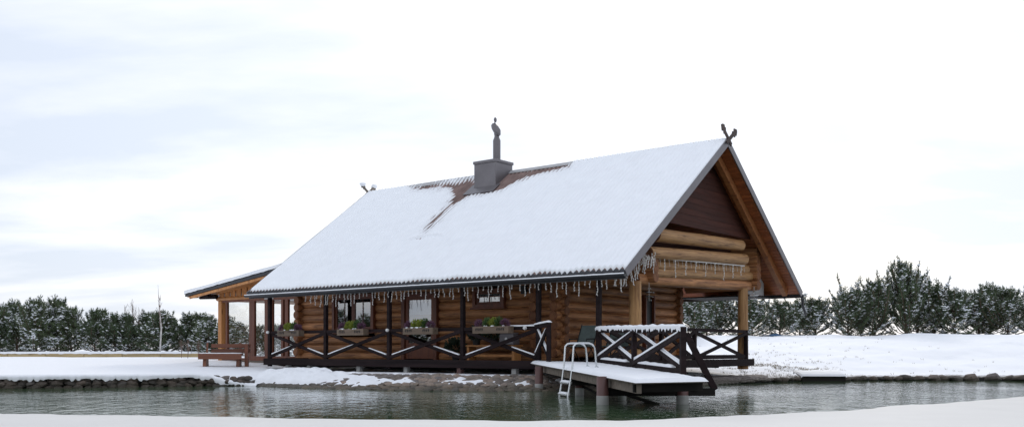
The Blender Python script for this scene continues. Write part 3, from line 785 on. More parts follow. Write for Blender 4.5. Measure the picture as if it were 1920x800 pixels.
log(gw, (XW+.2, 4.2, ZE+.35), (XW+.2, 7.2, ZE+.35), .15)
# big round posts
pv0, pv1 = lv(1191, XG), lv(1393, XG)
for v, zt in ((pv0, gz(527, 1191)), (pv1, gz(540, 1393))):
    o = log(cabin, (XG, v, ZD-.3), (XG, v, zt), .175, M['pale_log'], 'round_post', .12)

# sunroom --------------------------------------------------------------
sun_r = hthing('sunroom', 'glazed orange-timber sunroom with a low lean-to roof beside the bench', 'sunroom')
SV = 2.35
sx0, sx1 = lx(412, SV), lx(570, SV); sz0 = ZD-.08
beam_z = lz(560, sx0, SV)
rv = 1.45
ra = (lx(347, rv), lz(549, lx(347, rv), rv)); rb = (lx(519, rv), lz(500, lx(519, rv), rv))
def srz(x): return ra[1]+(x-ra[0])*(rb[1]-ra[1])/(rb[0]-ra[0])
xe = XL+.05; vb_ = 8.2
rf = MB().prism([(ra[0], rv, ra[1]-.15), (xe, rv, srz(xe)-.2), (xe, rv, srz(xe)), (ra[0], rv, ra[1])], (0, vb_-rv, 0)).build('roof', M['gutter'], sun_r)
m = MB(); nn = 40
for j, v in enumerate((rv-.045, rv-.035, rv+.3, vb_)):
    for i in range(nn+1):
        x = ra[0]-.02+(xe-ra[0])*i/nn; m.v.append((x, v+.01*nz(x*3, 2), srz(x)+(-.045+.02*nz(x*4, 5) if j == 0 else .085+.02*nz(x, v))))
for j in range(3):
    for i in range(nn): m.f.append((j*(nn+1)+i, j*(nn+1)+i+1, (j+1)*(nn+1)+i+1, (j+1)*(nn+1)+i))
b = len(m.v); m.v += [(ra[0]-.02, rv-.03, srz(ra[0])-.01), (ra[0]-.02, vb_, srz(ra[0])-.01)]; m.f.append((0, 2*(nn+1), 3*(nn+1), b+1, b))
link('roof_snow', m.mesh('roof_snow', M['snow_fine'], True), rf)
MB().bar((ra[0]+.25, rv+.06, srz(ra[0]+.25)-.23), (xe, rv+.06, srz(xe)-.26), .05, .1).build('verge_board', M['clad'], rf)
for i in range(9):                       # soffit boards of the verge
    v = rv+.09+.1*i; MB().bar((ra[0]+.1, v, srz(ra[0]+.1)-.18), (xe, v, srz(xe)-.22), .09, .02).build('soffit_board', M['clad'], rf)
MB().box(ra[0]+.03, sx0+.2, rv+.2, rv+.34, srz(ra[0])-.20, srz(ra[0])-.06).build('purlin', M['dark_wood'], rf)
pl = MB().tube([(ra[0]+.62, SV-.6, srz(ra[0])-.17), (sx0+.3, SV-.35, srz(ra[0])-.17)], .10, 10).build('purlin', M['dark_wood'], rf)
MB().blob((ra[0]+.66, SV-.62, srz(ra[0])-.1), .16, .14, .12, .15).build('snow_clump', M['snow_fine'], pl, smooth=True)
# timber frame
frm = part_empty('frame', sun_r)
MB().box(sx0-.04, sx0+.2, SV-.06, SV+.18, sz0-.2, beam_z-.08).build('corner_post', M['clad'], frm, bevel=.02)
log(frm, (sx0-.15, SV, beam_z), (sx1-.1, SV, beam_z), .085, M['clad'], 'beam')
MB().box(sx0-.0, sx0+.2, SV+4.6, SV+4.84, sz0-.2, beam_z+.1).build('corner_post', M['clad'], frm, bevel=.02)
log(frm, (sx0+.08, SV+.1, beam_z), (sx0+.08, SV+4.8, beam_z), .10, M['clad'], 'beam')
log(frm, (sx0, SV+4.72, beam_z), (sx1, SV+4.72, beam_z), .10, M['clad'], 'beam')
gl_top = beam_z-.1
for a, b in ((424, 427), (468, 478), (497, 505), (508, 512), (528, 532), (535, 541)):
    MB().box(lx(a, SV), lx(b, SV), SV-.03, SV+.07, sz0, gl_top).build('mullion', M['red_wood'], frm, bevel=.008)
MB().box(sx0+.2, sx1, SV-.035, SV+.075, gl_top-.06, gl_top+.03).build('head_rail', M['red_wood'], frm)
MB().box(lx(468, SV), sx1, SV-.04, SV+.08, sz0-.02, sz0+.16).build('sill', M['red_wood'], frm)
MB().box(sx0+.2, lx(468, SV), SV-.04, SV+.08, sz0-.02, sz0+.08).build('sill', M['red_wood'], frm)
for a, b in ((427, 468), (478, 497), (512, 528), (541, 570)):
    MB().sheet(lx(a, SV), lx(b, SV), SV+.015, SV+.027, sz0+.06, gl_top-.05).build('pane', M['glass'], frm)
for i in range(3):                        # far side and end glazing
    w = (sx1-sx0-.2)/3; a = sx0+.2+w*i
    MB().sheet(a+.05, a+w-.05, SV+4.7, SV+4.712, sz0+.1, gl_top).build('pane', M['glass'], frm)
    MB().box(a-.05, a+.05, SV+4.66, SV+4.75, sz0, gl_top).build('mullion', M['red_wood'], frm)
    w = 4.4/3; a = SV+.2+w*i
    MB().sheet(sx0+.07, sx0+.082, a+.05, a+w-.05, sz0+.1, gl_top).build('pane', M['glass'], frm)
    MB().box(sx0+.03, sx0+.12, a-.05, a+.05, sz0, gl_top).build('mullion', M['red_wood'], frm)
MB().box(sx0, sx1, SV, SV+4.8, sz0-.15, sz0-.03).build('floor', M['grey_wood'], sun_r)
MB().box(sx0+.1, sx1, SV+.1, SV+4.7, beam_z+.06, beam_z+.1).build('ceiling', M['white_panel'], sun_r)
# board cladding above the beam
x = sx0+.0; k = 0
while x < sx1-.05:
    w = .19; MB().prism([(x+.015, SV-.03-.03*(k % 2), beam_z+.06), (x+w-.015, SV-.03-.03*(k % 2), beam_z+.06), (x+w-.008, SV-.03-.03*(k % 2), min(srz(x+w), 5)-.2), (x+.008, SV-.03-.03*(k % 2), min(srz(x), 5)-.2)], (0, .028, 0)).build('board', M['clad'], sun_r, bevel=.005)
    x += w; k += 1
MB().box(lx(494, SV-.1), lx(503, SV-.1)+.25, SV-.06, SV-.035, gl_top-.02, gl_top+.06).build('plaque', M['white_panel'], sun_r)
# stones of the entrance step
stp = hthing('entrance_step', 'low grey plank step in front of the sunroom door', 'step', lx(480, 1.6), 1.6, sz0-.5)
for i in range(3): MB().box(-.9, 1.6, .0+.22*i, .2+.22*i, .30, .36).build('plank', M['grey_wood'], stp, bevel=.008)
for q in (-.8, 1.4): MB().box(q, q+.1, .02, .6, -.1, .297).build('bearer', M['grey_wood'], stp)

# ------------------------------------------------------------------ veranda
ver = hthing('veranda', 'dark-stained veranda with cross-braced railings running along the cabin front', 'veranda')
postx = [lx(p, 0) for p in (503, 608, 727, 865, 1007, 1120)]
XD0, XD1 = postx[0]-.12, XG+.25
deck = part_empty('deck', ver)
w = .145; v = .02
while v < VW-.2:
    MB().box(XD0, XD1, v, v+w-.008, ZD-.045, ZD).build('deck_board', M['dark_wood'], deck); v += w
v = VW-.18
while v < pv1+.1:
    MB().box(XW+.2, XD1, v, v+w-.008, ZD-.045, ZD).build('deck_board', M['dark_wood'], deck); v += w
MB().box(XD0, XD1, -.07, .0, ZD-.2, ZD+.03).build('edge_beam', M['dark_wood'], deck, bevel=.01)
MB().box(XD1, XD1+.07, -.07, pv1+.2, ZD-.2, ZD+.03).build('edge_beam', M['dark_wood'], deck, bevel=.01)
MB().box(XD0-.07, XD0, -.07, VW-.2, ZD-.2, ZD+.03).build('edge_beam', M['dark_wood'], deck, bevel=.01)
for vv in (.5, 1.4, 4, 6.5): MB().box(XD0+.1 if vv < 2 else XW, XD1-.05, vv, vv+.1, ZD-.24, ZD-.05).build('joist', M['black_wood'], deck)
for px in (540, 580, 673, 762, 862, 965):
    x = lx(px, .1); X, Y = wp(x, .1); MB().box(x-.08, x+.08, .05, .2, gh(X, Y, False)-.1, ZD-.2).build('pier', M['pipe'] if px in (862,) else M['concrete'], deck, bevel=.01)
RT = ZD+.98
def xbay(root, p, q, zb, zt, snow=True, name='cross_brace', w=.055, h=.105, stag=.03):
    p, q = Vector(p), Vector(q); d = (q-p); nrm = Vector((d.y, -d.x, 0)).normalized()
    a0, a1 = p.copy(), q.copy()
    for k, (s, e) in enumerate((((a0.x, a0.y, p.z+zt-.05), (a1.x, a1.y, q.z+zb+.06)), ((a0.x, a0.y, p.z+zb+.06), (a1.x, a1.y, q.z+zt-.05)))):
        off = nrm*(stag*(k-.5)*2); s2 = Vector(s)+off; e2 = Vector(e)+off
        b = MB().bar(s2, e2, w, h).build(name, M['dark_wood'], root, bevel=.006)
        if snow:                                # snow lying on the lower half of the brace
            lo, hi = (e2, s2) if e2.z < s2.z else (s2, e2); f = U(.3, .46) if snow is True else snow
            u = (hi-lo).normalized(); up = nrm.cross(u); up = up if up.z > 0 else -up
            A = lo+u*.12+up*(h/2+.012); B = lo+(hi-lo)*f+up*(h/2+.008); n = 10; m = MB()
            for i in range(n+1):
                t = i/n; c = A+(B-A)*t; th = (.022 if f < .9 else .045)*(1-t*.6)*(1+.4*nz(t*9, c.x))
                for l, z in ((-w*.5, -.014), (-w*.4, th), (w*.4, th), (w*.5, -.014)): m.v.append(tuple(c+nrm*l+up*z))
            for i in range(n):
                for j in range(3): m.f.append((i*4+j, i*4+j+1, i*4+j+5, i*4+j+4))
            m.f += [(0, 1, 2, 3), (n*4+3, n*4+2, n*4+1, n*4)]
            m.build('snow', M['snow_fine'], b, smooth=True)
def snow_strip(root, p, q, w, th=.05, seed=0, drip=0.):
    """a cushion of snow along a rail from p to q (points on the rail's top)"""
    p, q = Vector(p), Vector(q); d = q-p; nrm = Vector((-d.y, d.x, 0)).normalized(); n = max(6, int(d.length/.06)); m = MB()
    pr = ((-.5, -.004), (-.55, .4), (-.35, .85), (0, 1), (.35, .85), (.55, .4), (.5, -.004))
    for i in range(n+1):
        t = i/n; c = p+d*t; e = min(1, min(t, 1-t)*d.length/.05+.25); k = th*e*(1+.3*nz(t*d.length*3, seed, 1))
        for a, b in pr:
            dr = -drip*max(0, nz(t*d.length*9, seed+3)+.15) if b < 0 else 0
            m.v.append((c.x+nrm.x*a*w, c.y+nrm.y*a*w, c.z+b*k+dr))
    g = len(pr)
    for i in range(n):
        for j in range(g-1): m.f.append((i*g+j, i*g+j+1, (i+1)*g+j+1, (i+1)*g+j))
    m.f += [tuple(range(g)), tuple(reversed(range(n*g, n*g+g)))]
    return m.build('snow', M['snow_fine'], root, smooth=True)
for x in postx:
    MB().box(x-.06, x+.06, .01, .13, ZD-.25, ZE-.12).build('post', M['dark_wood'], ver, bevel=.008)
MB().box(XL+.3, XG+.4, .0, .14, ZE-.12, ZE+.02).build('wall_plate', M['dark_wood'], ver)
for i in range(4):
    a, b = postx[i]+.06, postx[i+1]-.06
    r = MB().box(a, b, .03, .11, RT-.1, RT).build('top_rail', M['dark_wood'], ver, bevel=.006)
    xbay(ver, (a, .07, 0), (b, .07, 0), ZD+.03, RT-.06)
    if i == 3: snow_strip(r, (b-1.0, .07, RT), (b, .07, RT), .09, .045, i)
# rail along the open gable side
va = .07; vm = lv(1302, XG+.2); vend = pv1-.2
for v in (lv(1240, XG+.2), vm, vend): MB().box(XG+.14, XG+.26, v-.05, v+.05, ZD-.1, RT).build('post', M['dark_wood'], ver, bevel=.008)
vs_ = [va, lv(1240, XG+.2), vm, vend]
for i in range(3):
    r = MB().box(XG+.16, XG+.24, vs_[i]+.05, vs_[i+1]-.05, RT-.1, RT).build('top_rail', M['dark_wood'], ver, bevel=.006)
    xbay(ver, (XG+.2, vs_[i]+.05, 0), (XG+.2, vs_[i+1]-.05, 0), ZD+.03, RT-.06, False)
MB().box(XG+.12, XG+.22, va, vend, ZD+.04, ZD+.17).build('bottom_rail', M['dark_wood'], ver, bevel=.006)
# small round rail lamps
for px, z, vv in ((503, RT-.04, -.02), (727, RT-.04, -.02), (985, RT-.05, -.02)):
    x = lx(px, 0); o = hthing('rail_lamp', {503: 'small round white lamp on the railing end next to the sunroom', 727: 'small round white lamp on the railing post between window and door', 985: 'small round white lamp on the snowy railing next to the jetty'}[px], 'lamp', x, vv, z, group='round lamps on the veranda railing')
    MB().lathe([(.02, -.05), (.05, -.035), (.062, 0), (.05, .035), (.02, .05)], 12).build('globe', M['white'], o, smooth=True)
    MB().box(-.02, .02, .03, .06, -.03, .03).build('bracket', M['blackmetal'], o)

# ------------------------------------------------------------------ jetty
jet = thing('jetty', 'snow-covered wooden jetty on brown pipe piles reaching into the pond', 'jetty')
def jh(Y): return .69-(26.3-Y)*.0198
JL = lambda t: Vector((.56+(2.12-.56)*t, 26.2+(16.5-26.2)*t, 0))
JR = lambda t: Vector((2.25+(3.42-2.25)*t, 25.0+(16.95-25.0)*t, 0))
npk = 62
fr_ = part_empty('decking', jet)
for i in range(npk):
    t0, t1 = i/npk+.001, (i+1)/npk-.001
    a, b, c, d = JL(t0), JR(t0), JR(t1), JL(t1); q = [Vector((p.x, p.y, jh(p.y))) for p in (a, b, c, d)]
    MB().prism([p+Vector((0, 0, -.04)) for p in q], (0, 0, .04)).build('plank', M['grey_wood'], fr_)
# snow sheet
m = MB(); nu, nv = 26, 120
for j in range(nv+1):
    t = -.02+1.035*j/nv
    for i in range(nu+1):
        s = -.025+1.05*i/nu; p = JL(t)*(1-s)+JR(t)*s
        ed = min(min(s+.025, 1.025-s)*1.6, min(t+.02, 1.015-t)*9.5); k = ss(ed/.09)
        m.v.append((p.x, p.y, jh(p.y)-.012+(.075+.014*nz(p.x*2, p.y*2, 4))*k+(.006*nz(p.x*7, p.y*7) if k > .5 else 0)))
for j in range(nv):
    for i in range(nu): m.f.append((j*(nu+1)+i, j*(nu+1)+i+1, (j+1)*(nu+1)+i+1, (j+1)*(nu+1)+i))
link('deck_snow', m.mesh('deck_snow', M['snow_fine'], True), fr_)
for fn, off in ((JL, .12), (JR, -.12)):
    a, b = fn(0), fn(.985); a.x += off; b.x += off
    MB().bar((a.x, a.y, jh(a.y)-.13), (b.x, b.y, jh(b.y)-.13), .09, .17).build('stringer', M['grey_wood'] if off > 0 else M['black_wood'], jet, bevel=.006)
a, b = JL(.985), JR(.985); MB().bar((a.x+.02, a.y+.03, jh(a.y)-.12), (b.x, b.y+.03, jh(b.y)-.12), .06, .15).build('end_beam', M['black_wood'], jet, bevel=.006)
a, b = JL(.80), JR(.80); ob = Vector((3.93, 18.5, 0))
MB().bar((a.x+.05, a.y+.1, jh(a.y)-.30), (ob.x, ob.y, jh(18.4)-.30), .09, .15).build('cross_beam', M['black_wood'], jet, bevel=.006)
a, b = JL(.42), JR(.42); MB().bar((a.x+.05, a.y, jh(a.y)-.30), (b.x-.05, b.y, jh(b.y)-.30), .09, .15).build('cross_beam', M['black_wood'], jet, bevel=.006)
def pile(X, Y, zt, r=.11, mat='pipe'):
    o = MB().lathe([(r, -.9), (r, zt)], 18, (X, Y, 0)).build('pile', M[mat], jet, smooth=False); o.data.polygons.foreach_set('use_smooth', [len(p.vertices) == 4 for p in o.data.polygons])
    MB().lathe([(r+.004, -.05), (r+.006, .02), (r+.004, .16), (r+.001, .17)], 18, (X, Y, 0)).build('lime_band', M['concrete'], o, smooth=True)
pile(.70, 24.75, jh(24.8)-.045, .105)
pile(1.74, 18.35, jh(18.4)+.005, .115); pile(3.30, 18.5, jh(18.4)-.22, .115)
p = JL(.42); pile(p.x+.35, p.y, jh(p.y)-.37, .10); p = JR(.42); pile(p.x-.2, p.y+.4, jh(p.y)-.37, .09, 'grey_wood')
MB().tube([(1.55, 22.2, jh(22)-.25), (2.85, 18.6, -.02)], .035, 8).build('brace_pole', M['black_wood'], jet)
MB().tube([(1.4, 23.2, jh(22)-.28), (2.0, 20.6, .02)], .03, 8).build('brace_pole', M['black_wood'], jet)
# right-hand railing
jr0 = Vector((2.25, 25.0, 0)); jr2 = Vector((3.30, 18.45, 0)); jr1 = Vector((at(1189, 21.9), 21.9, 0))
HR = .93
jp = [jr0, jr1, jr2]
for k, q in enumerate(jp[1:]): MB().box(-.055, .055, -.055, .055, -.1, HR+.03).build('post', M['dark_wood'], jet, bevel=.008, loc=(q.x, q.y, jh(q.y)), rot=(0, 0, .16))
for k in range(2):
    a, b = jp[k].copy(), jp[k+1].copy(); a.z, b.z = jh(a.y), jh(b.y); d = (b-a).normalized(); a += d*.06; b -= d*.06
    r = MB().bar(a+Vector((0, 0, HR-.05)), b+Vector((0, 0, HR-.05)), .08, .1).build('top_rail', M['dark_wood'], jet, bevel=.006)
    snow_strip(r, a+Vector((0, 0, HR-.004))-d*.08, b+Vector((0, 0, HR-.004))+d*.08, .15, .085, k*5, .16)
    bt = MB().bar(a+Vector((0, 0, .1)), b+Vector((0, 0, .1)), .07, .1).build('bottom_rail', M['dark_wood'], jet, bevel=.006)
    L_ = (b-a).length; snow_strip(bt, a+Vector((0, 0, .148))+d*L_*.12, b+Vector((0, 0, .148))-d*L_*.16, .10, .06, k*3+1)
    xbay(jet, a, b, .08, HR-.06, .97, stag=.032)
q = jr2; MB().bar((q.x+.06, q.y, jh(q.y)+HR-.1), (ob.x, ob.y, jh(18.4)-.26), .07, .12).build('raking_strut', M['dark_wood'], jet, bevel=.006)
# short return of the railing on the other side
q = Vector((at(1029, 25.2), 25.2, 0)); a = Vector((*wp(postx[4]+.02, -.1), 0)); a.z = ZD; q.z = ZD-.01
MB().box(-.055, .055, -.055, .055, -.1, 1.06).build('post', M['dark_wood'], jet, bevel=.008, loc=q, rot=(0, 0, -.3))
d = (q-a).normalized(); r = MB().bar(a+Vector((0, 0, .96)), q+Vector((0, 0, 1.0))-d*.06, .08, .1).build('top_rail', M['dark_wood'], jet, bevel=.006)
snow_strip(r, a+Vector((0, 0, 1.0)), q+Vector((0, 0, 1.06))+d*.05, .14, .06, 9)
xbay(jet, a+d*.05, q-d*.06, .06, .92, .97)

# pool ladder
lad = thing('pool_ladder', 'stainless steel pool ladder with two hoop handrails hooked over the jetty', 'ladder', (1.42, 21.6, jh(21.6)), .3)
for k, yy in enumerate((.27, -.27)):
    MB().tube([(.42, yy, .0), (.40, yy, .25), (.37, yy, .50), (.32, yy, .57), (.24, yy, .60), (.0, yy, .60), (-.08, yy, .585), (-.13, yy, .53), (-.14, yy, .4), (-.16, yy, .1), (-.2, yy, -.2), (-.30, yy, -.75), (-.31, yy, -1.1)], .021, 10).build('handrail', M['steel'], lad, smooth=True)
    MB().lathe([(.045, 0), (.045, .075), (.02, .09)], 10, (.42, yy, 0)).build('foot', M['steel'], lad)
for zz in (-.30, -.56, -.82):
    xx = -.2+(zz+.2)*.18; s = MB().box(xx-.05, xx+.05, -.26, .26, zz-.015, zz+.015).build('step', M['steel'], lad, bevel=.005)
    if zz > -.6: snow_strip(s, (xx, -.25, zz+.017), (xx, .25, zz+.017), .11, .055, zz)

# ------------------------------------------------------------------ things on the veranda
def leafball(m, c, rx, ry, rz, n, ln, wd, up=.3):
    for _ in range(n):
        while True:
            d = Vector((U(-1, 1), U(-1, 1), U(-.6, 1)))
            if .05 < d.length < 1: break
        d.normalize(); r = U(.35, 1); p = Vector(c)+Vector((d.x*rx, d.y*ry, d.z*rz))*r
        t = (d+Vector((U(-.6, .6), U(-.6, .6), U(0, 1)*up+.1))).normalized(); s = t.cross(Vector((U(-1, 1), U(-1, 1), U(-1, 1)))).normalized()*wd
        b = len(m.v); e = p+t*ln
        m.v += [tuple(p-s*.3), tuple(p+s*.3), tuple(p+t*ln*.5+s), tuple(e), tuple(p+t*ln*.5-s)]; m.f.append((b, b+1, b+2, b+3, b+4))
box_lab = {545: 'carved wooden planter of heather and lime conifer hung in front of the sunroom', 661: 'carved wooden planter of heather and lime conifer below the double window', 788: 'carved wooden planter of heather and conifers in front of the glazed door',
           924: 'carved wooden planter with yellow-green conifers on the railing below the small window'}
for px, wpx in ((545, 50), (661, 58), (788, 62), (924, 70)):
    v = -.16; x = lx(px, v); sc = wp(x, v)[1]/F; hw = wpx/2*sc/CT*.98; z0 = RT-.19
    fb = hthing('flower_box', box_lab[px], 'planter', x, v, z0, group='planters on the veranda railing')
    t = MB(); d = .12
    t.box(-hw, hw, -d, -d+.022, 0, .2).box(-hw, hw, d-.022, d, 0, .2).box(-hw, -hw+.022, -d+.022, d-.022, 0, .2).box(hw-.022, hw, -d+.022, d-.022, 0, .2).box(-hw+.022, hw-.022, -d+.022, d-.022, 0, .15)
    t.build('trough', M['box_wood'], fb, bevel=.006)
    for cx in (-hw*.62, hw*.55):                 # carved leaf ornament
        c = MB()
        for k in range(4):
            a = cx+(k-1.5)*.075; c.prism([(a-.03, -d-.006, .12+.02*(k % 2)), (a, -d-.006, .06), (a+.032, -d-.006, .13-.02*(k % 2)), (a+.01, -d-.006, .165)], (0, .005, 0))
        c.build('carving', M['carve'], fb)
    for cx, mt, r in ((-hw*.78, 'heather', .12), (hw*.68, 'heather', .14)):
        m_ = MB(); leafball(m_, (cx, 0, .27), r, .12, .13, 380, .05, .012); link('heather', m_.mesh('heather', M[mt]), fb)
    for cx, mt, r, h in ((-hw*.3, 'green' if px == 924 else 'lime', .15, .17), (hw*.05, 'lime', .17, .17), (hw*.35, 'green', .12, .19)):
        m_ = MB(); leafball(m_, (cx, 0, .28), r, .12, h, 420, .055, .014, 1.2); tag(link('conifer', m_.mesh('conifer', M[mt]), fb), kind='stuff')
    m_ = MB()
    for k in range(7): m_.blob((U(-hw*.8, hw*.8), -d+U(.0, .05), .205), U(.03, .07), .03, .022, .2, 7, 4)
    tag(m_.build('snow', M['snow_fine'], fb, smooth=True), kind='stuff')

# icicle lights
def strand_mesh(i):
    random.seed(300+i); m = MB(); ln = (.12, .16, .2, .27, .34, .42, .14, .24)[i]; z = 0; x = 0; pts = [(0, 0, 0)]; k = 0
    while z > -ln:
        z -= .035; x = U(-.016, .016); pts.append((x, U(-.012, .012), z))
    m.tube(pts, .0075, 4)
    for p in pts[1::2]: m.blob((p[0]+U(-.02, .02), p[1]-.01, p[2]), .017, .017, .022, .1, 5, 4)
    return m.mesh('light_strand', M['cable'])
strands = [strand_mesh(i) for i in range(8)]
random.seed(21)
def lights(root, p, q, n, sag=.02, big=.3):
    p, q = Vector(p), Vector(q); pts = []
    for i in range(n+1):
        t = i/n; c = p+(q-p)*t; c.z -= abs(math.sin(t*n*.9))*sag; pts.append(c)
    MB().tube(pts, .007, 4).build('cord', M['cable'], root)
    for i in range(n):
        c = p+(q-p)*((i+U(.2, .8))/n); o = link('light_strand', strands[random.choice((0, 1, 2, 6, 7)) if R() > big else random.choice((3, 4, 5, 7))], root, loc=(c.x, c.y, c.z-.01)); o.rotation_euler = (U(-.08, .08), U(-.1, .1), U(0, 6.3))
il = hthing('icicle_lights', 'white icicle string lights hanging along the front eave', 'string lights')
lights(il, (lx(572, -.05), -.05, ZE-.17), (-.15, -.05, ZE-.17), 68, .02, .45)
il2 = hthing('icicle_lights', 'string lights with short drops across the cross logs of the open gable', 'string lights')
vA, vB2 = lv(1222, XG+.45), lv(1404, XG+.45)
pA = Vector((XG+.30, vA, lz(482, XG+.3, vA))); pB = Vector((XG+.30, vB2, lz(498, XG+.3, vB2)))
rl = MB().tube([pA, pB], .018, 6).build('bar', M['cable'], il2)
for i in range(10):
    c = pA+(pB-pA)*((i+.5)/10); o = link('light_strand', strands[(4, 3, 5, 4, 7)[i % 5]], il2, loc=(c.x+.03, c.y, c.z)); o.scale = (1, 1, 1.25); o.rotation_euler = (0, 0, U(0, 6))
for i in range(24):
    c = pA+(pB-pA)*((i+.5)/24); MB().tube([c+Vector((.03, 0, 0)), c+Vector((.035, .03, -.10)), c+Vector((.03, .06, -.21))], .004, 4).build('cord', M['cable'], il2)
il3 = hthing('icicle_lights', 'frosty bunch of string lights draped round the eave corner', 'string lights')
for i in range(34):
    t = R(); c = Vector((U(-.55, -.02), VE+.05+t*1.9, 0)); c.z = ZE-.16+t*1.15*.74
    o = link('light_strand', strands[random.choice((3, 4, 5, 7))], il3, loc=c); o.rotation_euler = (U(-.2, .2), U(-.2, .2), U(0, 6.3))

# hanging ornaments
for lab, x, v, z in (('hanging metal wind spinner next to the round porch post above the jetty', XG+.1, lv(1217, XG+.1), gz(530, 1217)), ('hanging metal wind spinner below the log ends at the rear of the gable', XG+.3, lv(1414, XG+.3), gz(540, 1414))):
    o = hthing('wind_spinner', lab, 'ornament', x, v, z-.5, group='wind spinners under the gable')
    MB().tube([(0, 0, .5), (0, 0, -.02)], .006, 5).build('cord', M['cable'], o)
    for zz, r in ((.33, .06), (.22, .15), (.10, .13), (.0, .07)):
        MB().lathe([(r*.3, zz+.035), (r, zz), (r*.9, zz-.012), (r*.2, zz+.02)], 10).build('disc', M['steel'], o)

# reclining chairs
def deck_chair(label, x, v, rz):
    c = hthing('deck_chair', label, 'deck chair', x, v, ZD, rz, 'folding chairs on the veranda')
    MB().prism([(-.25, .18, .42), (.25, .18, .42), (.25, .52, 1.02), (-.25, .52, 1.02)], (0, .02, -.012)).build('backrest', M['canvas'], c)
    MB().prism([(-.25, -.28, .42), (.25, -.28, .42), (.25, .18, .40), (-.25, .18, .40)], (0, 0, .02)).build('seat', M['canvas'], c)
    for s in (-.27, .27):
        MB().tube([(s, -.35, 0), (s, .20, .44), (s, .54, 1.05)], .016, 6).build('leg', M['blackmetal'], c)
        MB().tube([(s, .42, 0), (s, .0, .41), (s, -.3, .43)], .016, 6).build('leg', M['blackmetal'], c)
        MB().tube([(s, -.2, .62), (s, .28, .64)], .018, 6).tube([(s, -.18, .43), (s, -.2, .62)], .013, 6).build('armrest', M['blackmetal'], c)
deck_chair('grey-green canvas folding chair facing the water above the ladder', lx(1090, 1.1), 1.1, .1)
deck_chair('dark folding chair in the porch shade behind the jetty railing', lx(1140, 1.5), 1.5, -.2)
deck_chair('dark folding chair next to the round porch post', lx(1163, 2.4), 2.4, .6)
# bench with evergreens and the grey box
bx_ = lx(925, 1.1)
pb = hthing('plant_bench', 'low orange wooden bench against the log wall carrying dark evergreens', 'bench', bx_-.1, 1.2, ZD)
MB().box(-.95, 1.0, -.2, .2, .42, .47).build('seat', M['clad'], pb, bevel=.006)
for s in (-.85, .9): MB().box(s-.04, s+.04, -.17, .17, 0, .417).build('leg', M['clad'], pb, bevel=.006)
MB().box(-.8, .85, -.02, .02, .12, .19).build('stretcher', M['clad'], pb)
for i, (dx, s) in enumerate(((-1.5, 1.05), (-.65, .8), (.05, 1.0))):
    onb = i > 0; lb = ('dark evergreen shrub standing on the veranda floor beside the plant bench', 'small dark evergreen on the plant bench next to the floor shrub', 'broad dark evergreen in the middle of the plant bench')[i]
    pt = hthing('potted_evergreen', lb, 'plant', bx_-.1+dx, 1.2, ZD+(.47 if onb else 0))
    MB().lathe([(.10, 0), (.14, .18), (.15, .2), (.12, .2)], 12).build('pot', M['blackmetal'], pt)
    m_ = MB(); leafball(m_, (0, 0, .36 if onb else .42), .38*s, .26, .26*s, 900, .09, .02); link('foliage', m_.mesh('foliage', M['darkgreen']), pt)
gx = hthing('metal_box', 'grey metal box with a white emblem on the end of the plant bench', 'box', bx_+.62, 1.1, ZD+.475)
MB().box(-.26, .26, -.16, .16, 0, .3).prism([(-.26, -.16, .3), (.26, -.16, .3), (.26, -.1, .36), (-.26, -.1, .36)], (0, .24, 0)).build('body', M['zinc'], gx, bevel=.02)
MB().lathe([(.045, 0), (.045, .012)], 12).build('emblem', M['white'], gx, loc=(0, -.163, .17), rot=(math.pi/2, 0, 0))
# wall lantern and switch box
wl = hthing('wall_lantern', 'black wall lantern on the logs under the eave', 'lantern', lx(982, VW-.3), VW-.3, lz(552, lx(982, VW), VW))
MB().box(-.07, .07, -.07, .07, 0, .22).build('cage', M['blackmetal'], wl, bevel=.01); MB().prism([(-.1, -.1, .22), (.1, -.1, .22), (.1, .1, .22), (-.1, .1, .22)], (0, 0, .03)).build('cap', M['blackmetal'], wl); MB().box(-.03, .03, .07, .16, .08, .14).build('bracket', M['blackmetal'], wl)
# brown bench on the lawn
Yb = 34.2; Xb = at(415, Yb)
be = thing('garden_bench', 'brown plank garden bench dusted with snow beside the sunroom', 'bench', (Xb, Yb, gh(Xb, Yb)), math.radians(8))
for k in range(3):
    s = MB().box(-.75, .75, -.30+.15*k, -.165+.15*k, .40, .46).build('seat_plank', M['bench'], be, bevel=.008)
    snow_strip(s, (-.74, -.23+.15*k, .461), (.74, -.23+.15*k, .461), .14, .03, k)
MB().box(-.75, .75, -.33, -.302, .26, .46).build('apron', M['bench'], be, bevel=.008)
for k in range(2): MB().bar((-.4, .26+.05*k, .56+.18*k), (.98, .26+.05*k, .56+.18*k), .045, .14).build('back_plank', M['bench'], be, bevel=.008)
for s in (-.6, .55):
    MB().prism([(s, -.28, 0), (s, .30, 0), (s, .22, .40), (s, -.18, .40)], (.12, 0, 0)).build('leg', M['bench'], be, bevel=.01)
    MB().bar((s+.06, .25, .35), (s+.06, .36, .84), .06, .05).build('back_post', M['bench'], be)
MB().box(.8, .92, .05, .35, 0, .8).build('back_post', M['bench'], be)

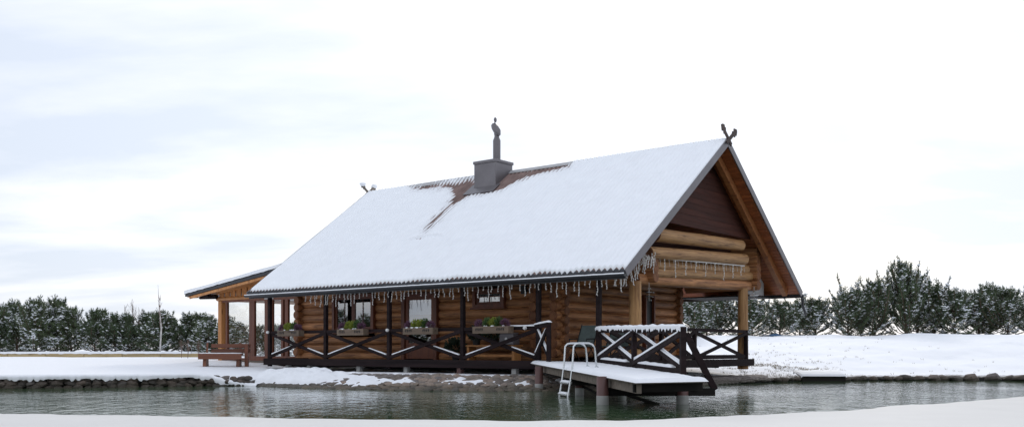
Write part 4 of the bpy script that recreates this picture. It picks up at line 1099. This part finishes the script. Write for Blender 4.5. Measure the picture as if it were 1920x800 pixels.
# ------------------------------------------------------------------ far bank: snow-covered landing stage, tarp, grass
lx0, ly0 = at(1540, 32.0), 32.0
ls = thing('landing_stage', 'low snow-covered plank landing stage lying on the far shore', 'platform', (lx0, ly0, 0), .0)
for k in range(5): MB().box(-.72, .72, -.2+.16*k, -.05+.16*k, .13+.03*k, .17+.03*k).build('plank', M['grey_wood'], ls)
MB().box(-.72, .72, -.26, -.21, -.1, .17).build('skirt', M['black_wood'], ls)
m = MB(); n = 30
for a, zz in ((-.28, .17), (-.26, .22), (-.1, .25), (.2, .30), (.6, .35), (.66, .25)):
    for i in range(n+1): x = -.76+1.52*i/n; m.v.append((x, a, zz+.01*nz(x*3, a*3)-(.05 if i in (0, n) else 0)))
for j in range(5):
    for i in range(n): m.f.append((j*(n+1)+i, j*(n+1)+i+1, (j+1)*(n+1)+i+1, (j+1)*(n+1)+i))
link('snow_cap', m.mesh('snow_cap', M['snow_fine'], True), ls)
Xt, Yt = at(1452, 53), 53
m = MB(); n = 10
for j in range(n+1):
    for i in range(n+1): a, b = i/n-.5, j/n-.5; m.v.append((a*1.1, b*.7, .16*(1-4*a*a)*(1-4*b*b)+.04*nz(a*5, b*5)))
for j in range(n):
    for i in range(n): m.f.append((j*(n+1)+i, j*(n+1)+i+1, (j+1)*(n+1)+i+1, (j+1)*(n+1)+i))
tag(link('blue_tarpaulin', m.mesh('blue_tarpaulin', M['bluetarp'], True), loc=(Xt, Yt, gh(Xt, Yt)-.02)), 'crumpled blue tarpaulin lying at the foot of the pines', 'tarpaulin')
def dry_grass():
    random.seed(9); m = MB()
    for _ in range(1500):
        if R() < .55: px = random.gauss(1450, 40); py = random.gauss(672, 13)
        else: px = U(1400, 1900); py = U(640, 706)
        X = U(7.5, 19); Y = U(31, 48)
        if R() < .85: X = random.gauss(9.6, 1.2); Y = random.gauss(36.5, 2.2)
        d = sdist(X, Y)
        if d < .15: continue
        if nz(X*.6, Y*.6, 12) < .0 and R() < .85: continue
        h = gh(X, Y); 
        for k in range(5):
            a = U(0, 6.3); l = U(.02, .09); b = len(m.v); dx, dy = math.cos(a)*l*.45, math.sin(a)*l*.45; ox = U(-.06, .06); oy = U(-.06, .06)
            m.v += [(X+ox-.006, Y+oy, h-.02), (X+ox+.006, Y+oy, h-.02), (X+ox+dx, Y+oy+dy, h+l)]; m.f.append((b, b+1, b+2))
    tag(link('dry_grass', m.mesh('dry_grass', M['grass'])), 'withered grass tips poking through the snow on the bank', 'grass', kind='stuff')
dry_grass()

# ------------------------------------------------------------------ pines
def pine(seed, H, Rr, needle, base=.04, wild=1.):
    random.seed(seed); nd, sn, wd = MB(), MB(), MB()
    lean = Vector((U(-.05, .05), U(-.05, .05), 1)); tk = []
    for i in range(7): t = i/6; tk.append((lean.x*H*t+.05*nz(t*3, seed), lean.y*H*t+.05*nz(t*3, seed+9), H*t))
    wd.tube(tk, [.018*H*(1-t/6.5) + .008 for t in range(7)], 6)
    def tuft(p, d, l, n=9, w=.017, snow=.3):
        for _ in range(n):
            e = (d*U(.35, 1.0)+Vector((U(-1, 1), U(-1, 1), U(-.5, .9)))*.7).normalized()*l*U(.7, 1.15); s = e.cross(Vector((U(-1, 1), U(-1, 1), U(-1, 1))))
            if s.length < 1e-5: continue
            s = s.normalized()*w; b = len(nd.v); q = p+d*U(-.05, .05)
            nd.v += [tuple(q-s), tuple(q+s), tuple(q+e)]; nd.f.append((b, b+1, b+2))
        if R() < snow:
            c = p+d*l*.25+Vector((0, 0, .04)); rx, ry, rz = U(.05, .14), U(.05, .14), U(.04, .075); tl = Vector((d.x, d.y, 0))*(d.z+.2)*.8; b = len(sn.v); a = U(0, 3.1)
            for k in range(5):
                t = a+k*2*math.pi/5; j = U(.7, 1.3); q = (rx*math.cos(t)*j, ry*math.sin(t)*j); sn.v.append((c.x+q[0], c.y+q[1], c.z+U(-.04, .02)+q[0]*tl.x+q[1]*tl.y))
            sn.v += [(c.x, c.y, c.z+rz), (c.x, c.y, c.z-rz*.5)]
            for k in range(5): sn.f += [(b+k, b+(k+1) % 5, b+5), (b+(k+1) % 5, b+k, b+6)]
    z = base*H+.02; lv_ = 0
    while z < H*.97:
        t = z/H; prof = (1-t)**.85*(.8+.3*min(1, t/.2))+.06
        nb = random.choice((5, 6, 6, 7)); a0 = U(0, 6.3)
        for k in range(nb):
            a = a0+k*2*math.pi/nb+U(-.35, .35); L_ = max(.16, Rr*prof*U(.5, 1.3)*(1+.35*nz(a0*.1+math.cos(a)*1.5, math.sin(a)*1.5, seed+t*2.5)*2)*wild); sp = max(0, U(-.25, .75))*(1 if t < .8 else .35)
            el = math.radians(U(2, 22)+48*t-22*ss((.18-t)/.18)); p = Vector((lean.x*z, lean.y*z, z+U(-.1, .1)))
            d = Vector((math.cos(a)*math.cos(el), math.sin(a)*math.cos(el), math.sin(el))); pts = [p.copy()]; s = 0; st = .15
            while s < L_:
                d = (d+Vector((U(-.1, .1), U(-.1, .1), .09+U(-.08, .1)))).normalized(); p = p+d*st; s += st; pts.append(p.copy())
                f = s/L_
                if f > .22:
                    tuft(p, d, .17, 8, .017, sp*(.3+.7*f))
                    for sg in (-1, 1):
                        if R() < .8:
                            sd = d.cross(Vector((0, 0, 1))).normalized()*sg; dd = (d*.6+sd*U(.5, 1)+Vector((0, 0, U(.1, .6)))).normalized(); l2 = U(.12, .3)*(1.15-f*.4)
                            tuft(p+dd*l2, dd, .16, 8, .017, sp*(.25+.6*f))
                            if l2 > .2: tuft(p+dd*l2*.55, dd, .15, 6, .017, sp*.4)
            if L_ > .3: wd.tube(pts[::2] if len(pts) > 4 else pts, .012+.006*L_, 3, False)
            up = (d+Vector((0, 0, 1.0))).normalized()                                   # upright candle at the tip
            for q in (.06, .15, .24): tuft(p+up*q, up, .13, 7, .015, sp*.3)
        z += U(.2, .3)*(1-.25*t)
    for _ in range(int(5+Rr*3)):                                  # side leaders give the crown several spires
        a = U(0, 6.3); rr = Rr*U(.2, .6); zb = H*U(.5, .86)*(1-.3*rr/Rr); hh = U(.35, .8)*(H/3.2)
        q = 0
        while q < hh:
            tuft(Vector((math.cos(a)*rr+lean.x*zb, math.sin(a)*rr+lean.y*zb, zb+q)), Vector((U(-.2, .2), U(-.2, .2), 1)), .17*(1.1-.4*q/hh), 9, .016, .12); q += .07
            if q < hh*.7:
                b_ = U(0, 6.3); dd = Vector((math.cos(b_), math.sin(b_), .8)).normalized(); tuft(Vector((math.cos(a)*rr, math.sin(a)*rr, zb+q))+dd*.14, dd, .16, 8, .016, .15)
    top = Vector((lean.x*H, lean.y*H, H*.92))
    for q in range(6): tuft(top+Vector((0, 0, q*.09)), Vector((0, 0, 1)), .16, 8, .016, .2)
    return nd.mesh('needles', M[needle]), sn.mesh('snow', M['snow_fine'], False), wd.mesh('trunk', M['bark'], True), H
small = [pine(40+i, (2.5, 2.9, 2.2, 2.7, 3.0)[i], (1.5, 1.6, 1.45, 1.55, 1.6)[i], 'needle' if i % 2 else 'needle2') for i in range(5)]
large = [pine(60+i, (3.6, 4.4, 5.0, 3.2)[i], (2.5, 2.8, 3.0, 2.3)[i], 'needle') for i in range(4)]
def plant_pine(proto, X, Y, label, group, s=1., rz=None, z=None):
    o = thing('pine_tree', label, 'pine tree', (X, Y, (gh(X, Y) if z is None else z)-.08), U(0, 6.3) if rz is None else rz, group)
    t = link('trunk', proto[2], o); c = link('crown', proto[0], o); tag(link('snow', proto[1], c), kind='stuff'); w_ = s if s > .9 else (s+.95)/2
    o.scale = (w_*U(.92, 1.1), w_*U(.92, 1.1), s)
    return o
random.seed(77)
LAB = 'bushy snow-dusted young pine in the hedge behind the timber-edged lawn'
for px in range(-40, 430, 36):
    Y = U(49.5, 51); s = U(.72, .86)*(1. if px < 180 else .8)
    plant_pine(small[random.randrange(5)], at(px+U(-8, 8), Y), Y, LAB, 'pines of the lawn hedge', s)
for px in range(-30, 450, 52):
    Y = U(53, 55); plant_pine(small[random.randrange(5)], at(px+U(-12, 12), Y), Y, LAB, 'pines of the lawn hedge', U(.8, .92)*(1 if px < 180 else .74))
for px, Y, h in ((388, 47.5, 1.75), (432, 47.5, 1.5), (300, 49, 1.85), (372, 50, 1.8), (455, 49, 1.5), (480, 50, 1.45), (520, 50, 1.5), (560, 50, 1.5)):
    k = random.randrange(5); plant_pine(small[k], at(px, Y), Y, LAB, 'pines of the lawn hedge', h/small[k][3])
LAB2 = 'broad dense dark pine dusted with snow along the top of the sloping bank'
for px, Y, ytop, k in ((1300, 52, 556, 3), (1350, 54, 552, 0), (1410, 53, 560, 3), (1462, 54, 562, 0), (1528, 55, 556, 3), (1590, 54, 543, 0), (1640, 55, 520, 1), (1700, 54.5, 487, 2), (1752, 56, 530, 0), (1790, 54, 540, 3),
                       (1835, 55, 548, 0), (1890, 54, 536, 1), (1945, 55, 545, 0), (1615, 58, 538, 3), (1855, 58, 530, 1), (1500, 58, 560, 0), (1400, 58, 556, 3), (1720, 58, 512, 1), (1325, 58, 560, 0), (1995, 54, 540, 2)):
    X = at(px, Y); g = gh(X, Y); top = CAM_H+(HOR-ytop)*Y/F
    if px == 1700: lb, gr = 'tallest broad pine on the bank, rising above its neighbours', None
    else: lb, gr = LAB2, 'pines on top of the bank'
    o = plant_pine(large[k], X, Y, lb, gr, (top-g+.05)/(large[k][3]+.6), z=g)
    sx = (top-g)/(large[k][3]); w = 1.12 if ytop > 530 else 1.0; o.scale = (o.scale.x*w, o.scale.y*w, o.scale.z)
# pines off to the side that the windows mirror
for i in range(20):
    X, Y = U(-42, -35), 6+i*1.9; k = i % 4
    plant_pine(large[k], X, Y, 'tall snowy pine on the far side of the pond mirrored in the window panes', 'pines across the pond', U(.55, .75))

# bare saplings
def sapling(name, label, cat, X, Y, H, mat, n, spread, r):
    o = thing(name, label, cat, (X, Y, gh(X, Y)-.05)); m = MB()
    m.tube([(0, 0, 0), (.02*H, 0, H*.35), (-.015*H, .01, H*.7), (-.03*H, 0, H)], [r, r*.8, r*.5, r*.15], 6)
    m.build('trunk', M[mat], o, smooth=True); b = MB()
    for i in range(n):
        t = U(.3, .95); a = U(0, 6.3); l = H*spread*U(.5, 1.1)*(1.1-t); p = Vector((0, 0, H*t)); d = Vector((math.cos(a)*.55, math.sin(a)*.55, 1)).normalized(); pts = [p]
        for k in range(4): d = (d+Vector((U(-.2, .2), U(-.2, .2), .1))).normalized(); p = p+d*l/4; pts.append(p)
        b.tube(pts, [r*.3, r*.25, r*.2, r*.14, r*.08], 3, False)
        for k in (1, 2, 3):
            q = pts[k]; e = q+Vector((U(-.3, .3), U(-.3, .3), U(.2, .5)))*l*.5; b.tube([q, e], [r*.15, r*.07], 3, False)
    b.build('crown', M['twig'], o); return o
random.seed(31)
sapling('birch_sapling', 'slim white-barked bare birch on the lawn before the hedge', 'birch', at(300, 46.5), 46.5, 3.3, 'birch', 16, .28, .045)
for px, H in ((250, 2.9), (236, 2.6), (262, 2.5)): sapling('bare_shrub', 'leafless brown shrub sticking up out of the pine hedge', 'shrub', at(px, 52.3), 52.3, H, 'twig', 22, .6, .03)['group'] = 'bare shrubs in the hedge'
for px, Y in ((352, 42), (372, 40), (340, 43)): sapling('twiggy_bush', 'low reddish twiggy bush in the snow near the garden bench', 'bush', at(px, Y), Y, .85, 'twig', 34, .8, .014)['group'] = 'twiggy bushes near the bench'
